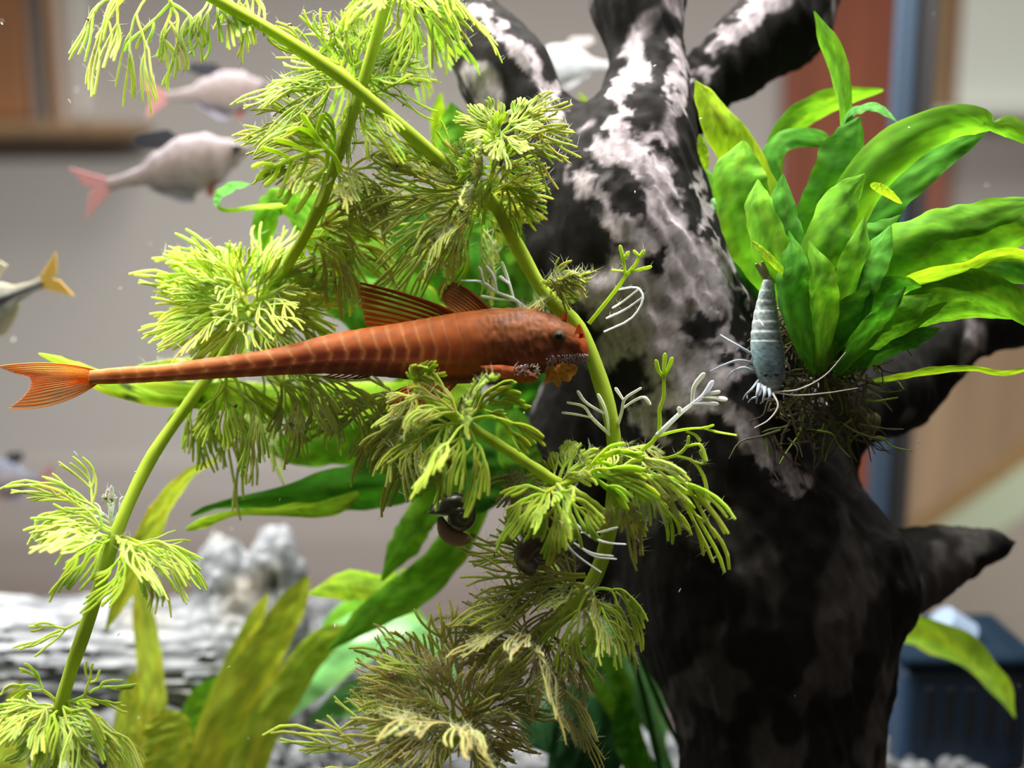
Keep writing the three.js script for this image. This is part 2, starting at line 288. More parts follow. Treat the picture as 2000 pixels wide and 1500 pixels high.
function woodColour(x, y, z, nx, ny, nz) {
  const q = V3(x, y, z).sub(EYE), d = q.dot(FWD), px = 1000 + q.x / d * 2200, py = 750 - q.dot(UPV) / d * 2200;
  const wx = px + noise(x * 260, y * 260, z * 260) * 26 + noise(x * 700, y * 700, z * 700) * 12, wy = py + noise(x * 240 + 9, y * 240, z * 240) * 26 + noise(x * 660, y * 660 + 4, z * 660) * 12;
  let m = 0;
  for (const l of pale) {
    const w = l[l.length - 1];
    for (let i = 0; i + 2 < l.length; i++) {
      const [ax, ay] = l[i], [bx, by] = l[i + 1], dx = bx - ax, dy = by - ay, t = clamp(((wx - ax) * dx + (wy - ay) * dy) / (dx * dx + dy * dy), 0, 1);
      m = Math.max(m, 1 - smooth(Math.hypot(wx - ax - dx * t, wy - ay - dy * t), w * 0.75, w * 1.35));
    }
  }
  const patch = noise(x * 70, y * 50, z * 70) + 0.5 * noise(x * 190, y * 130, z * 190);
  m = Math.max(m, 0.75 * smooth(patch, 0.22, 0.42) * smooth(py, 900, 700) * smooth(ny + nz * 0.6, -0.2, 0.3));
  for (const [ex, ey, rx, ry] of dark) m *= smooth(Math.hypot((wx - ex) / rx, (wy - ey) / ry), 0.8, 1.12);
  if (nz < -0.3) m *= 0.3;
  const fib = 0.75 + 0.5 * noise(x * 900 + y * 200, y * 260, z * 900) + 0.35 * noise(x * 2000, y * 2000, z * 2000);
  const low = smooth(py, 820, 1000), g = (0.011 + 0.035 * low * smooth(patch, 0, 0.3)) * (0.6 + 0.7 * fib), k = m * clamp(fib + 0.15, 0.35, 1.2);
  return [lerp(g * 1.04, 0.30, k), lerp(g * 0.95, 0.262, k), lerp(g * 0.9, 0.275, k)];
}
const woodMat = phy('#ffffff', 0.8, { vertexColors: true, specularIntensity: 0.1 });
{
  const lo = V3(-0.03, FLOOR - 0.004, -0.064), hi = V3(0.128, 0.118, 0.012);
  const g = surfaceNets(woodSDF, lo, hi, 0.0007, woodColour);
  tag(mesh('driftwood', g, woodMat), 'large black forked driftwood trunk with worn pale grey patches', 'driftwood');
}
// pale weathered log on the left
{
  const bones = [...limb([[-420, 1290, -88, 120], [-60, 1292, -86, 118], [200, 1290, -86, 112], [410, 1290, -86, 108], [470, 1300, -86, 96]])];
  const stump = limb([[446, 1420, -80, 66], [440, 1250, -82, 62], [432, 1120, -84, 44], [436, 1086, -84, 36]]), horn = [...limb([[470, 1290, -84, 60], [490, 1180, -84, 54], [525, 1100, -84, 40], [545, 1062, -84, 34]]), ...limb([[545, 1340, -84, 46], [556, 1200, -84, 42], [572, 1120, -84, 24]])];
  const ax = P(0, 1290, -86).y, az = P(0, 1290, -86).z;
  const sdf = (x, y, z, coarse) => {
    let d = limbDistance(bones, x, y, z, 0.006); const s = Math.min(limbDistance(stump, x, y, z, 0.005), limbDistance(horn, x, y, z, 0.005)), k = 0.006, h = Math.max(k - Math.abs(d - s), 0);
    const up = smooth(s - d, -0.004, 0.004); d = Math.min(d, s) - h * h / (4 * k);
    if (coarse) return d;
    const a = Math.atan2(y - ax, z - az) * 5 + 0.5 * noise(x * 30, y * 20, 2);
    const crack = lerp(Math.abs(noise(x * 420, y * 40, z * 320)) - 0.2, -Math.abs(noise(x * 12, a * 2.6, 3)) * 1.6 + 0.3, up) * -0.0036 + lerp(noise(x * 900, y * 90, 4), noise(x * 40, a * 6, 7), up) * 0.0008;
    return d + crack + noise(x * 60, y * 60, z * 60) * 0.0012;
  };
  const g = surfaceNets(sdf, V3(-0.176, -0.135, -0.112), V3(-0.052, -0.01, -0.05), 0.0011, (x, y, z) => {
    const n = 0.72 + 0.5 * noise(x * 60, y * 420, z * 420) + 0.3 * noise(x * 260, y * 800, z * 300), w = smooth(noise(x * 50, y * 50, z * 50), 0.1, 0.5), k = clamp(n, 0.2, 1.15);
    return [k * lerp(0.235, 0.22, w), k * lerp(0.245, 0.20, w), k * lerp(0.265, 0.165, w)];
  });
  tag(mesh('log', g, phy('#ffffff', 0.6, { vertexColors: true })), 'pale grey weathered log with two upright stubs lying behind the blade leaves', 'log');
}
// stones and the box on the gravel
function stone(at, rx, ry, rz, col, seed, label) {
  const g = new THREE.IcosahedronGeometry(1, 12), p = g.attributes.position, v = V3();
  for (let i = 0; i < p.count; i++) { v.fromBufferAttribute(p, i); const k = 1 + 0.25 * noise(v.x * 1.3 + seed, v.y * 1.3, v.z * 1.3) + 0.08 * noise(v.x * 5, v.y * 5 + seed, v.z * 5); p.setXYZ(i, v.x * k * rx, v.y * k * ry, v.z * k * rz); }
  const s = toCreasedNormals(g, 0.6); s.translate(0, 0, 0);
  const o = mesh('stone', s, std(col, 0.8)); o.position.copy(at); tag(o, label, 'stone', 'stones on the gravel'); return o;
}
{
  stone(P(300, 1440, -74), 0.016, 0.010, 0.012, new THREE.Color(0.10, 0.105, 0.11), 3, 'dark grey stone below the pale log, behind the blade leaves');
  stone(P(120, 1425, -78), 0.02, 0.011, 0.012, new THREE.Color(0.2, 0.205, 0.21), 8, 'light grey stone under the pale log at its cut off end');
  stone(P(1010, 1500, -78), 0.012, 0.010, 0.012, new THREE.Color(0.22, 0.22, 0.235), 12, 'light grey stone beside the dark round leaf at the bottom');
  const c = P(1850, 1345, -96), f = thing('filter_box', V3(c.x, bedHeight(c.x, c.z), c.z), 'dark blue plastic filter box on the gravel behind the lime leaf', 'filter');
  const navy = std(new THREE.Color(0.012, 0.034, 0.075), 0.5), y0 = bedHeight(c.x, c.z) - 0.002, y1 = P(1850, 1236, -96).y, w = 0.0175;
  part('box_body', box(c.x - w, c.x + w, y0, y1 - 0.003, c.z - 0.015, c.z + 0.015, 0.003), navy, f);
  part('lid', box(c.x - w - 0.001, c.x + w + 0.001, y1 - 0.0035, y1 + 0.001, c.z - 0.016, c.z + 0.016, 0.002), phy(new THREE.Color(0.006, 0.014, 0.026), 0.9, { specularIntensity: 0.15 }), f);
  for (let i = 0; i < 5; i++) part('slot', box(c.x - 0.012 + i * 0.0055, c.x - 0.0095 + i * 0.0055, y0 + 0.012, y1 - 0.008, c.z + 0.0145, c.z + 0.0156, 0.0004), std(new THREE.Color(0.008, 0.012, 0.02), 0.5), f);
  part('outlet', new THREE.CylinderGeometry(0.0055, 0.0062, 0.008, 28).rotateZ(0.9).translate(c.x - 0.002, y1 + 0.003, c.z + 0.004), std(new THREE.Color(0.22, 0.29, 0.4), 0.35), f);
}

// ---------------------------------------------------------------- leaves
const M = {
  fern: leafy(new THREE.Color(0.14, 0.40, 0.012), 0.55, { clearcoat: 0.06, clearcoatRoughness: 0.4 }),
  fernDeep: leafy(new THREE.Color(0.062, 0.27, 0.010), 0.5, { clearcoat: 0.1, clearcoatRoughness: 0.4 }),
  fernLime: leafy(new THREE.Color(0.36, 0.64, 0.015), 0.55, { clearcoat: 0.15, clearcoatRoughness: 0.4 }),
  olive: leafy(new THREE.Color(0.36, 0.47, 0.03), 0.5, { clearcoat: 0.1, clearcoatRoughness: 0.5 }),
  limeGloss: leafy(new THREE.Color(0.42, 0.78, 0.03), 0.5, { clearcoat: 1, clearcoatRoughness: 0.3, specularIntensity: 1 }),
  mint: leafy(new THREE.Color(0.14, 0.42, 0.10), 0.3, { specularIntensity: 1,  clearcoat: 0.9, clearcoatRoughness: 0.3 }),
  deep: leafy(new THREE.Color(0.02, 0.09, 0.025), 0.2, { clearcoat: 0.4, clearcoatRoughness: 0.3 }),
  bright: leafy(new THREE.Color(0.70, 0.82, 0.20), 0.55),
  lime: leafy(new THREE.Color(0.56, 0.72, 0.07), 0.55),
  drab: leafy(new THREE.Color(0.60, 0.66, 0.14), 0.56),
  brownish: leafy(new THREE.Color(0.66, 0.62, 0.22), 0.58),
  white: leafy(new THREE.Color(0.94, 0.96, 0.92), 0.3),
  stem: leafy(new THREE.Color(0.46, 0.62, 0.05), 0.3),
  fuzz: std(new THREE.Color(0.42, 0.45, 0.25), 1, { vertexColors: true }),
  dirt: std(new THREE.Color(0.17, 0.165, 0.11), 0.95, { vertexColors: true }),
  root: std(new THREE.Color(0.09, 0.075, 0.035), 0.9, { vertexColors: true }),
};
// a strap leaf along points [x, y, z mm] in photo pixels
function blade(pts, widths, { roll = 0, roll1 = roll, fold = 0.18, wave = 0.12, seed = 1, n = 46, m = 12, spots = 0, taper = true, veins = 0.12 } = {}) {
  const c = curveOf(pts), pos = [], col = [], idx = [], uv = [], T = V3(), S = V3(), N = V3(), q = V3(), s1 = seed * 7.31;
  const depth = (t) => (DIST - c.getPoint(t).sub(EYE).dot(FWD)) * 1000;
  for (let i = 0; i <= n; i++) {
    const t = i / n, p = c.getPoint(t); c.getTangent(t, T);
    S.crossVectors(T, q.copy(p).sub(EYE).normalize()).normalize();
    if (S.lengthSq() < 0.3) S.copy(RIGHT);
    S.applyAxisAngle(T, lerp(roll, roll1, t)); N.crossVectors(S, T);
    let w = along(widths, t) * pxScale(depth(t)) / 2; w *= 1 + 0.1 * noise(t * 9, s1, 0);
    if (taper) w *= Math.sqrt(clamp(Math.min(t * 9 + 0.12, (1 - t) * 7 + 0.03), 0, 1));
    for (let j = 0; j <= m; j++) {
      const v = j / m * 2 - 1, edge = Math.abs(v), ww = w * (1 + wave * 0.9 * edge * noise(t * 14, v > 0 ? 3 : 8, s1));
      const lift = w * (fold * edge * edge + wave * 2.2 * edge * edge * noise(t * 7, v > 0 ? 1 : 5, s1) + 0.12 * noise(t * 10, v * 1.5, s1 + 4));
      q.copy(p).addScaledVector(S, v * ww).addScaledVector(N, lift); pos.push(q.x, q.y, q.z); uv.push(t, j / m);
      let k = 0.92 + 0.42 * noise(t * 12, v * 2.2, s1) + 0.34 * noise(t * 34, v * 6, s1) + 0.2 * noise(t * 80, v * 15, s1);
      k *= 1 - veins * (1 - smooth(edge, 0.02, 0.16)) - veins * 0.7 * smooth(Math.sin((t * 34 + edge * 3.2) * 2), 0.75, 1);
      k += 0.1 * smooth(edge, 0.8, 1);
      const yel = smooth(noise(t * 6, v * 2, s1 + 30), -0.1, 0.5) * 0.3 + 0.2 * smooth(edge, 0.75, 1); let r = k * (1 + yel), g = k * (1 + 0.12 * yel), b = k;
      if (spots) { const d = smooth(noise(t * 11, v * 1.2, s1 + 20), 0.3, 0.5) * spots; r *= 1 - d * 0.9; g *= 1 - d * 0.92; b *= 1 - d * 0.6; }
      col.push(clamp(r, 0.02, 1.6), clamp(g, 0.02, 1.4), clamp(b, 0.02, 1.4));
      if (i && j) { const a = (i - 1) * (m + 1) + j - 1; idx.push(a, a + 1, a + m + 1, a + 1, a + m + 2, a + m + 1); }
    }
  }
  return buffer(pos, null, idx, col, uv);
}
let leafSeed = 1;
const leaf = (owner, m, pts, widths, o = {}) => part('leaf', blade(pts, widths, { seed: leafSeed++, ...o }), m, owner);

function footing(owner, list, m) {                               // stalks from the leaf bases down into the gravel
  const s = new Strands(), c = V3(); for (const q of list) c.add(P(...q)); c.multiplyScalar(1 / list.length); c.y = bedHeight(c.x, c.z) - 0.004;
  for (const q of list) { const a = P(...q), b = c.clone().lerp(V3(a.x, c.y, a.z), 0.3), mid = a.clone().lerp(b, 0.5); mid.x += (a.x - b.x) * 0.2; s.tube(new THREE.CatmullRomCurve3([a, mid, b]).getPoints(10), Array.from({ length: 11 }, () => 0.0009), [0.8, 0.9, 0.8], { n: 7 }); }
  part('leaf_stalks', s.build(), m, owner);
}
// java fern on the right of the driftwood
{
  const base = P(1610, 700, -12), f = thing('java_fern', base, 'bushy green strap leaved fern growing on the driftwood behind the shrimp', 'fern');
  const L = (m, pts, w, o) => leaf(f, m, pts, w, o), { fern, fernDeep, fernLime } = M;
  L(fern, [[1600, 620, -14], [1640, 420, -12], [1656, 300, -10], [1652, 215, -8], [1640, 140, -8], [1615, 75, -8], [1590, 22, -8]], [20, 24, 26, 24, 38, 36, 12], { wave: 0.2 });
  L(fernLime, [[1560, 600, -16], [1510, 440, -14], [1462, 330, -12], [1410, 245, -10], [1378, 190, -10], [1358, 158, -10]], [40, 80, 88, 74, 46, 16], { roll: 0.3 });
  L(fern, [[1560, 640, -10], [1500, 520, -6], [1455, 420, -4], [1440, 340, -4], [1452, 275, -6]], [50, 100, 118, 108, 50], { roll: -0.2, fold: 0.25 });
  L(fern, [[1570, 600, -20], [1520, 420, -22], [1512, 310, -22], [1550, 240, -22], [1620, 200, -22], [1725, 176, -22]], [30, 50, 50, 58, 52, 26], { roll: 0.5 });
  L(fernDeep, [[1580, 600, -18], [1520, 400, -18], [1500, 320, -18], [1530, 275, -18], [1600, 270, -18], [1630, 285, -18]], [30, 44, 46, 44, 36, 14], { roll: -0.4 });
  L(fernDeep, [[1590, 640, -10], [1590, 480, -6], [1625, 380, -4], [1655, 290, -4], [1680, 228, -6]], [50, 110, 112, 92, 26], { roll: 0.35 });
  L(M.mint, [[1640, 260, -10], [1668, 222, -8], [1706, 212, -7], [1752, 238, -8]], [20, 38, 40, 12], { roll: 1.1 });
  L(fern, [[1600, 640, -8], [1630, 480, -3], [1680, 370, 0], [1760, 285, 1], [1850, 240, 1], [1918, 238, 0], [1938, 246, 0], [1975, 248, 0], [2040, 285, 0]], [50, 84, 92, 84, 70, 52, 18, 46, 50], { roll: 0.35, roll1: -0.2, fold: 0.3, n: 44 });
  L(fernDeep, [[1660, 600, -10], [1690, 460, -8], [1740, 390, -6], [1810, 325, -5], [1880, 275, -4], [1928, 256, -3]], [40, 60, 66, 64, 48, 18], { roll: -0.3 });
  L(fern, [[1630, 640, -6], [1670, 550, 0], [1740, 480, 4], [1830, 440, 6], [1920, 420, 6], [2030, 390, 6]], [40, 74, 84, 74, 66, 50], { roll: -0.3, fold: 0.3, wave: 0.25 });
  L(fern, [[1640, 660, -6], [1710, 560, 0], [1790, 505, 4], [1880, 475, 5], [1960, 460, 5], [2040, 440, 5]], [40, 70, 80, 70, 76, 56], { roll: 0.2, wave: 0.25 });
  L(fernDeep, [[1640, 680, -8], [1720, 590, -2], [1800, 545, 1], [1890, 515, 2], [1980, 520, 2], [2050, 560, 2]], [40, 66, 70, 64, 60, 44], { roll: -0.2, wave: 0.25 });
  L(fern, [[1660, 680, -6], [1740, 610, 2], [1820, 570, 4], [1900, 560, 5], [1970, 590, 4], [2040, 650, 4]], [40, 60, 74, 74, 66, 44], { roll: 0.35, wave: 0.2 });
  L(fernLime, [[1640, 680, -4], [1720, 600, 3], [1790, 550, 6], [1880, 530, 6], [1960, 500, 6], [2040, 510, 6]], [30, 40, 52, 44, 42, 30], { roll: 0.9 });
  L(fern, [[1690, 690, -8], [1760, 640, -2], [1830, 612, 0], [1910, 606, 0], [1985, 622, 0]], [30, 52, 54, 40, 18], { roll: 0.5 });
  L(fernLime, [[1700, 745, -8], [1760, 735, -4], [1830, 724, -2], [1900, 721, -2], [1960, 729, -2], [2040, 712, -2]], [12, 15, 18, 14, 12, 10], { roll: 0.6, wave: 0.3 });
  L(fern, [[1570, 640, -14], [1470, 540, -12], [1410, 450, -14], [1378, 370, -16], [1368, 320, -18]], [50, 86, 84, 66, 26], { roll: 0.2 });
  L(fernDeep, [[1560, 660, -16], [1480, 560, -16], [1420, 500, -16], [1385, 440, -18]], [40, 80, 70, 30]);
  L(fernDeep, [[1600, 660, -4], [1560, 540, 2], [1535, 430, 3], [1530, 340, 0]], [40, 76, 76, 24], { roll: 0.5, fold: 0.3 });
  L(fern, [[1590, 660, -2], [1540, 560, 4], [1500, 480, 5], [1478, 400, 4], [1480, 350, 2]], [40, 70, 82, 62, 20], { roll: -0.4, fold: 0.3 });
  L(fern, [[1620, 680, -2], [1610, 570, 5], [1620, 470, 7], [1650, 390, 5], [1690, 340, 3]], [46, 86, 92, 70, 22], { roll: 0.2, fold: 0.28 });
  L(fernDeep, [[1640, 690, 0], [1660, 590, 7], [1700, 510, 9], [1740, 440, 8]], [46, 80, 74, 20], { roll: -0.5, fold: 0.3 });
  L(fern, [[1580, 690, -8], [1545, 620, -8], [1520, 560, -10], [1500, 500, -12]], [40, 58, 54, 18], { roll: 0.3 });
  L(fernDeep, [[1610, 710, 2], [1640, 640, 7], [1690, 590, 9], [1750, 560, 9], [1800, 560, 8]], [40, 66, 62, 46, 18], { roll: 0.4 });
  L(fernDeep, [[1590, 720, 0], [1600, 640, 5], [1620, 580, 6], [1630, 520, 6]], [36, 64, 56, 18], { roll: -0.2 });
  L(fern, [[1640, 720, 0], [1700, 670, 5], [1770, 640, 6], [1850, 590, 6]], [30, 50, 46, 16], { roll: 0.7 });
  for (const [x0, x1, y1, x2, y2, z, w, q] of [[1570, 1480, 590, 1430, 470, -12, 62, 0.2], [1590, 1545, 580, 1540, 450, 7, 66, -0.3], [1605, 1650, 580, 1690, 420, 8, 66, 0.4], [1625, 1720, 620, 1830, 570, 7, 54, -0.4], [1590, 1570, 520, 1600, 350, -14, 84, 0.2], [1630, 1690, 520, 1700, 400, -14, 84, -0.3], [1630, 1700, 640, 1770, 560, 10, 46, 0.6], [1570, 1450, 500, 1392, 380, -20, 84, 0.3], [1640, 1770, 570, 1900, 530, -10, 70, 0.2], [1600, 1610, 590, 1580, 470, 9, 58, -0.1], [1585, 1540, 630, 1530, 540, -8, 50, 0.4], [1640, 1740, 680, 1840, 640, 4, 44, 0.5], [1615, 1665, 500, 1760, 420, 2, 70, 0.1]]) L((x0 + w) % 4 < 2 ? fernDeep : fern, [[x0, 735, z * 0.3 - 2], [(x0 * 2 + x1) / 3, (735 * 2 + y1) / 3, z * 0.6], [x1, y1, z], [(x1 + x2) / 2 + 6, (y1 + y2) / 2, z + 1], [x2, y2, z - 1]], [w * 0.3, w * 0.6, w, w * 0.92, w * 0.2], { roll: q, fold: 0.28, wave: 0.2 });
  L(fernLime, [[1540, 540, 6], [1500, 500, 8], [1468, 470, 8]], [14, 18, 8], { roll: 0.5 });
  L(fernLime, [[1700, 360, 4], [1725, 372, 5], [1762, 398, 5]], [12, 22, 8], { roll: 0.4 });
  L(M.mint, [[1400, 400, -14], [1380, 390, -13], [1362, 384, -13]], [30, 30, 10], { roll: 0.8 });
  L(fernLime, [[1380, 330, -14], [1372, 290, -13], [1366, 262, -13]], [14, 20, 8]);
  const rh = new Strands(), r = RNG(31);
  rh.tube(curveOf([[1500, 600, -6], [1560, 670, -4], [1610, 730, -4], [1650, 800, -5], [1700, 830, -8]]).getPoints(24), Array.from({ length: 25 }, (_, i) => 0.0022 + 0.0006 * Math.sin(i * 1.9)), [1.1, 1.2, 0.9], { n: 9 });
  part('rhizome', rh.build(), M.root, f);
  const ro = new Strands();
  for (let i = 0; i < 260; i++) {
    const x = lerp(1500, 1700, r()), y = lerp(600, 860, r()), z = -8 + r() * 10, k = 0.5 + r() * 1.4, a = r() * 6.28, len = 30 + r() * 90, moss = r() < 0.3;
    const p = [0, 1, 2, 3].map((q) => P(x + Math.cos(a) * len * q / 3 + (r() - 0.5) * 22, y + Math.abs(Math.sin(a)) * len * q / 3 + (r() - 0.5) * 22, z + (r() - 0.5) * 3));
    ro.tube(new THREE.CatmullRomCurve3(p).getPoints(9), Array.from({ length: 10 }, (_, q) => (0.00022 + 0.00014 * r()) * (1 - q * 0.07)), moss ? [1.6 * k, 3 * k, 0.6 * k] : [k, k, k], { n: 4 });
  }
  part('roots', ro.build(), M.root, f).userData.kind = 'stuff';
}
// fern behind the catfish
{
  const base = P(930, 700, -34), f = thing('java_fern', base, 'broad leaved green fern behind the orange catfish with leaves spreading towards the log', 'fern');
  const L = (m, pts, w, o) => leaf(f, m, pts, w, o), { fern, fernDeep, fernLime } = M;
  L(fern, [[980, 720, -26], [1030, 620, -24], [1020, 520, -24], [990, 430, -24], [960, 350, -24]], [80, 150, 170, 150, 60], { veins: 0.3 });
  L(fernDeep, [[960, 700, -26], [960, 600, -24], [900, 520, -22], [820, 470, -22], [740, 440, -22]], [80, 130, 150, 120, 40], { veins: 0.3 });
  L(fern, [[900, 700, -30], [800, 600, -28], [700, 500, -28], [620, 430, -28], [545, 375, -28]], [80, 110, 120, 100, 40]);
  L(fernDeep, [[900, 700, -28], [760, 620, -26], [660, 570, -26], [560, 540, -26]], [80, 110, 100, 40]);
  L(fernLime, [[940, 690, -34], [880, 620, -34], [830, 560, -34], [760, 500, -34]], [80, 120, 110, 40], { roll: 0.5 });
  L(fern, [[1060, 640, -22], [1075, 600, -20], [1060, 540, -20], [1040, 480, -20]], [50, 60, 54, 20]);
  L(fern, [[950, 520, -30], [900, 360, -30], [890, 260, -30], [880, 200, -30]], [60, 80, 70, 26]);
  L(fernLime, [[900, 420, -34], [870, 330, -34], [858, 240, -34], [862, 180, -34]], [40, 46, 44, 16], { roll: 0.8 });
  L(fern, [[640, 480, -22], [580, 410, -22], [548, 390, -20], [522, 410, -20], [512, 490, -22]], [40, 46, 52, 52, 44], { roll: 0.3 });
  L(fernLime, [[560, 400, -18], [500, 404, -18], [440, 410, -18], [424, 402, -18]], [14, 14, 12, 12], { roll: 0.8 });
  L(M.mint, [[424, 404, -18], [432, 380, -17], [458, 366, -17], [490, 360, -18]], [16, 36, 32, 10], { roll: 1.0 });
  L(fernLime, [[860, 760, -30], [620, 780, -20], [420, 772, -12], [300, 765, -8], [190, 738, -8], [130, 708, -8], [75, 690, -8]], [60, 70, 60, 56, 44, 24, 18], { spots: 0.9, roll: 0.3, roll1: 0.6 });
  L(fernDeep, [[880, 800, -30], [800, 930, -26], [700, 952, -24], [590, 970, -22], [480, 980, -22], [415, 990, -22], [372, 1008, -22]], [60, 90, 104, 60, 26, 12, 16], { roll: -0.2 });
  L(fernLime, [[700, 960, -24], [620, 990, -22], [540, 998, -21], [460, 1002, -21], [405, 1018, -21], [362, 1034, -21]], [60, 40, 18, 12, 22, 20], { roll: 0.2 });
  L(fern, [[930, 740, -32], [800, 800, -30], [700, 840, -30], [600, 870, -30], [520, 880, -30]], [90, 130, 120, 90, 30]);
  L(fernLime, [[930, 760, -30], [820, 770, -28], [720, 790, -28], [610, 780, -28]], [70, 90, 80, 30], { roll: 0.5 });
  L(fern, [[930, 760, -34], [850, 860, -34], [760, 910, -34], [680, 900, -34]], [90, 120, 100, 40]);
  L(fernDeep, [[980, 780, -30], [960, 880, -28], [930, 960, -28], [880, 1010, -28]], [70, 120, 90, 30]);
  L(fern, [[940, 800, -30], [900, 920, -30], [830, 1000, -30], [790, 1060, -30], [745, 1135, -30]], [60, 70, 62, 60, 18], { wave: 0.4 });
  L(fernLime, [[900, 960, -34], [850, 1090, -36], [760, 1140, -36], [680, 1140, -36], [600, 1160, -36]], [30, 34, 56, 70, 24], { roll: 0.6 });
  L(fern, [[960, 860, -30], [900, 1040, -32], [820, 1140, -32], [740, 1190, -32], [640, 1270, -32]], [50, 70, 80, 66, 22]);
  L(fern, [[1000, 800, -28], [1010, 880, -26], [1040, 950, -26], [1050, 1010, -26]], [60, 80, 66, 24]);
  L(fernDeep, [[960, 690, -38], [1020, 720, -40], [1075, 790, -42], [1090, 900, -42]], [70, 150, 150, 40]);
  L(fernDeep, [[960, 740, -44], [1040, 690, -46], [1110, 700, -48], [1160, 760, -50]], [60, 130, 120, 30]);
  L(fernLime, [[1080, 560, -40], [1190, 230, -40], [1182, 190, -40], [1200, 150, -40], [1216, 118, -40]], [12, 14, 30, 30, 10], { roll: 0.6 });
  L(fernLime, [[1060, 560, -42], [1150, 300, -42], [1170, 255, -42], [1152, 215, -42], [1130, 180, -42]], [12, 16, 26, 22, 8], { roll: 0.3 });
  const rh = new Strands();
  rh.tube(curveOf([[880, 680, -36], [930, 720, -34], [985, 745, -36]]).getPoints(20), Array.from({ length: 21 }, (_, i) => 0.0022 + 0.0005 * Math.sin(i * 1.7)), [1.1, 1.2, 0.9], { n: 9 });
  part('rhizome', rh.build(), M.root, f);
}
// olive blades, low plants with broad leaves
{
  const b = P(370, 1560, -50), f = thing('blade_plant', b, 'olive ribbon leaved plant before the pale log, leaves blurred', 'plant');
  const L = (m, pts, w, o) => leaf(f, m, pts, w, { fold: 0.1, wave: 0.05, veins: 0.05, ...o }), { olive, fern, fernLime } = M;
  L(olive, [[320, 1580, -48], [300, 1450, -50], [297, 1340, -52], [284, 1230, -54], [270, 1140, -54]], [70, 56, 52, 44, 34]);
  L(olive, [[400, 1590, -46], [440, 1440, -48], [510, 1290, -50], [560, 1200, -50], [602, 1126, -50]], [110, 110, 84, 66, 36], { roll: 0.3 });
  L(olive, [[380, 1590, -50], [410, 1430, -54], [460, 1300, -56], [495, 1220, -56], [522, 1160, -56]], [70, 64, 50, 42, 26], { roll: 0.6 });
  L(olive, [[460, 1590, -46], [510, 1430, -48], [570, 1330, -50], [625, 1260, -50], [690, 1220, -50]], [70, 76, 70, 60, 26], { roll: 0.2 });
  L(olive, [[330, 1590, -42], [330, 1480, -42], [325, 1420, -42], [320, 1385, -42]], [96, 100, 90, 40], { roll: 0.2 });
  L(olive, [[240, 1590, -44], [245, 1460, -46], [252, 1380, -48], [262, 1310, -48]], [60, 58, 48, 26], { roll: 0.4 });
  L(fern, [[360, 1500, -60], [372, 1420, -62], [395, 1360, -62], [420, 1320, -62]], [40, 54, 48, 14], { roll: 0.3 });
  L(olive, [[20, 1590, -44], [22, 1480, -46], [26, 1400, -48], [40, 1330, -48]], [70, 66, 50, 24], { roll: 0.4 });
  footing(f, [[320, 1580, -48], [400, 1590, -46], [380, 1590, -50], [460, 1590, -46], [330, 1590, -42], [240, 1590, -44], [360, 1500, -60]], M.olive);
  const d = P(200, 1250, -34), g = thing('blade_leaf', d, 'narrow twisted olive leaf drifting behind the drooping whorl, its tip over the log', 'leaf');
  leaf(g, olive, [[206, 1232, -34], [246, 1150, -34], [284, 1060, -34], [322, 985, -34], [370, 930, -34], [445, 886, -34]], [10, 40, 50, 52, 40, 14], { roll: 0.1, roll1: 1.2, veins: 0.05 });
}
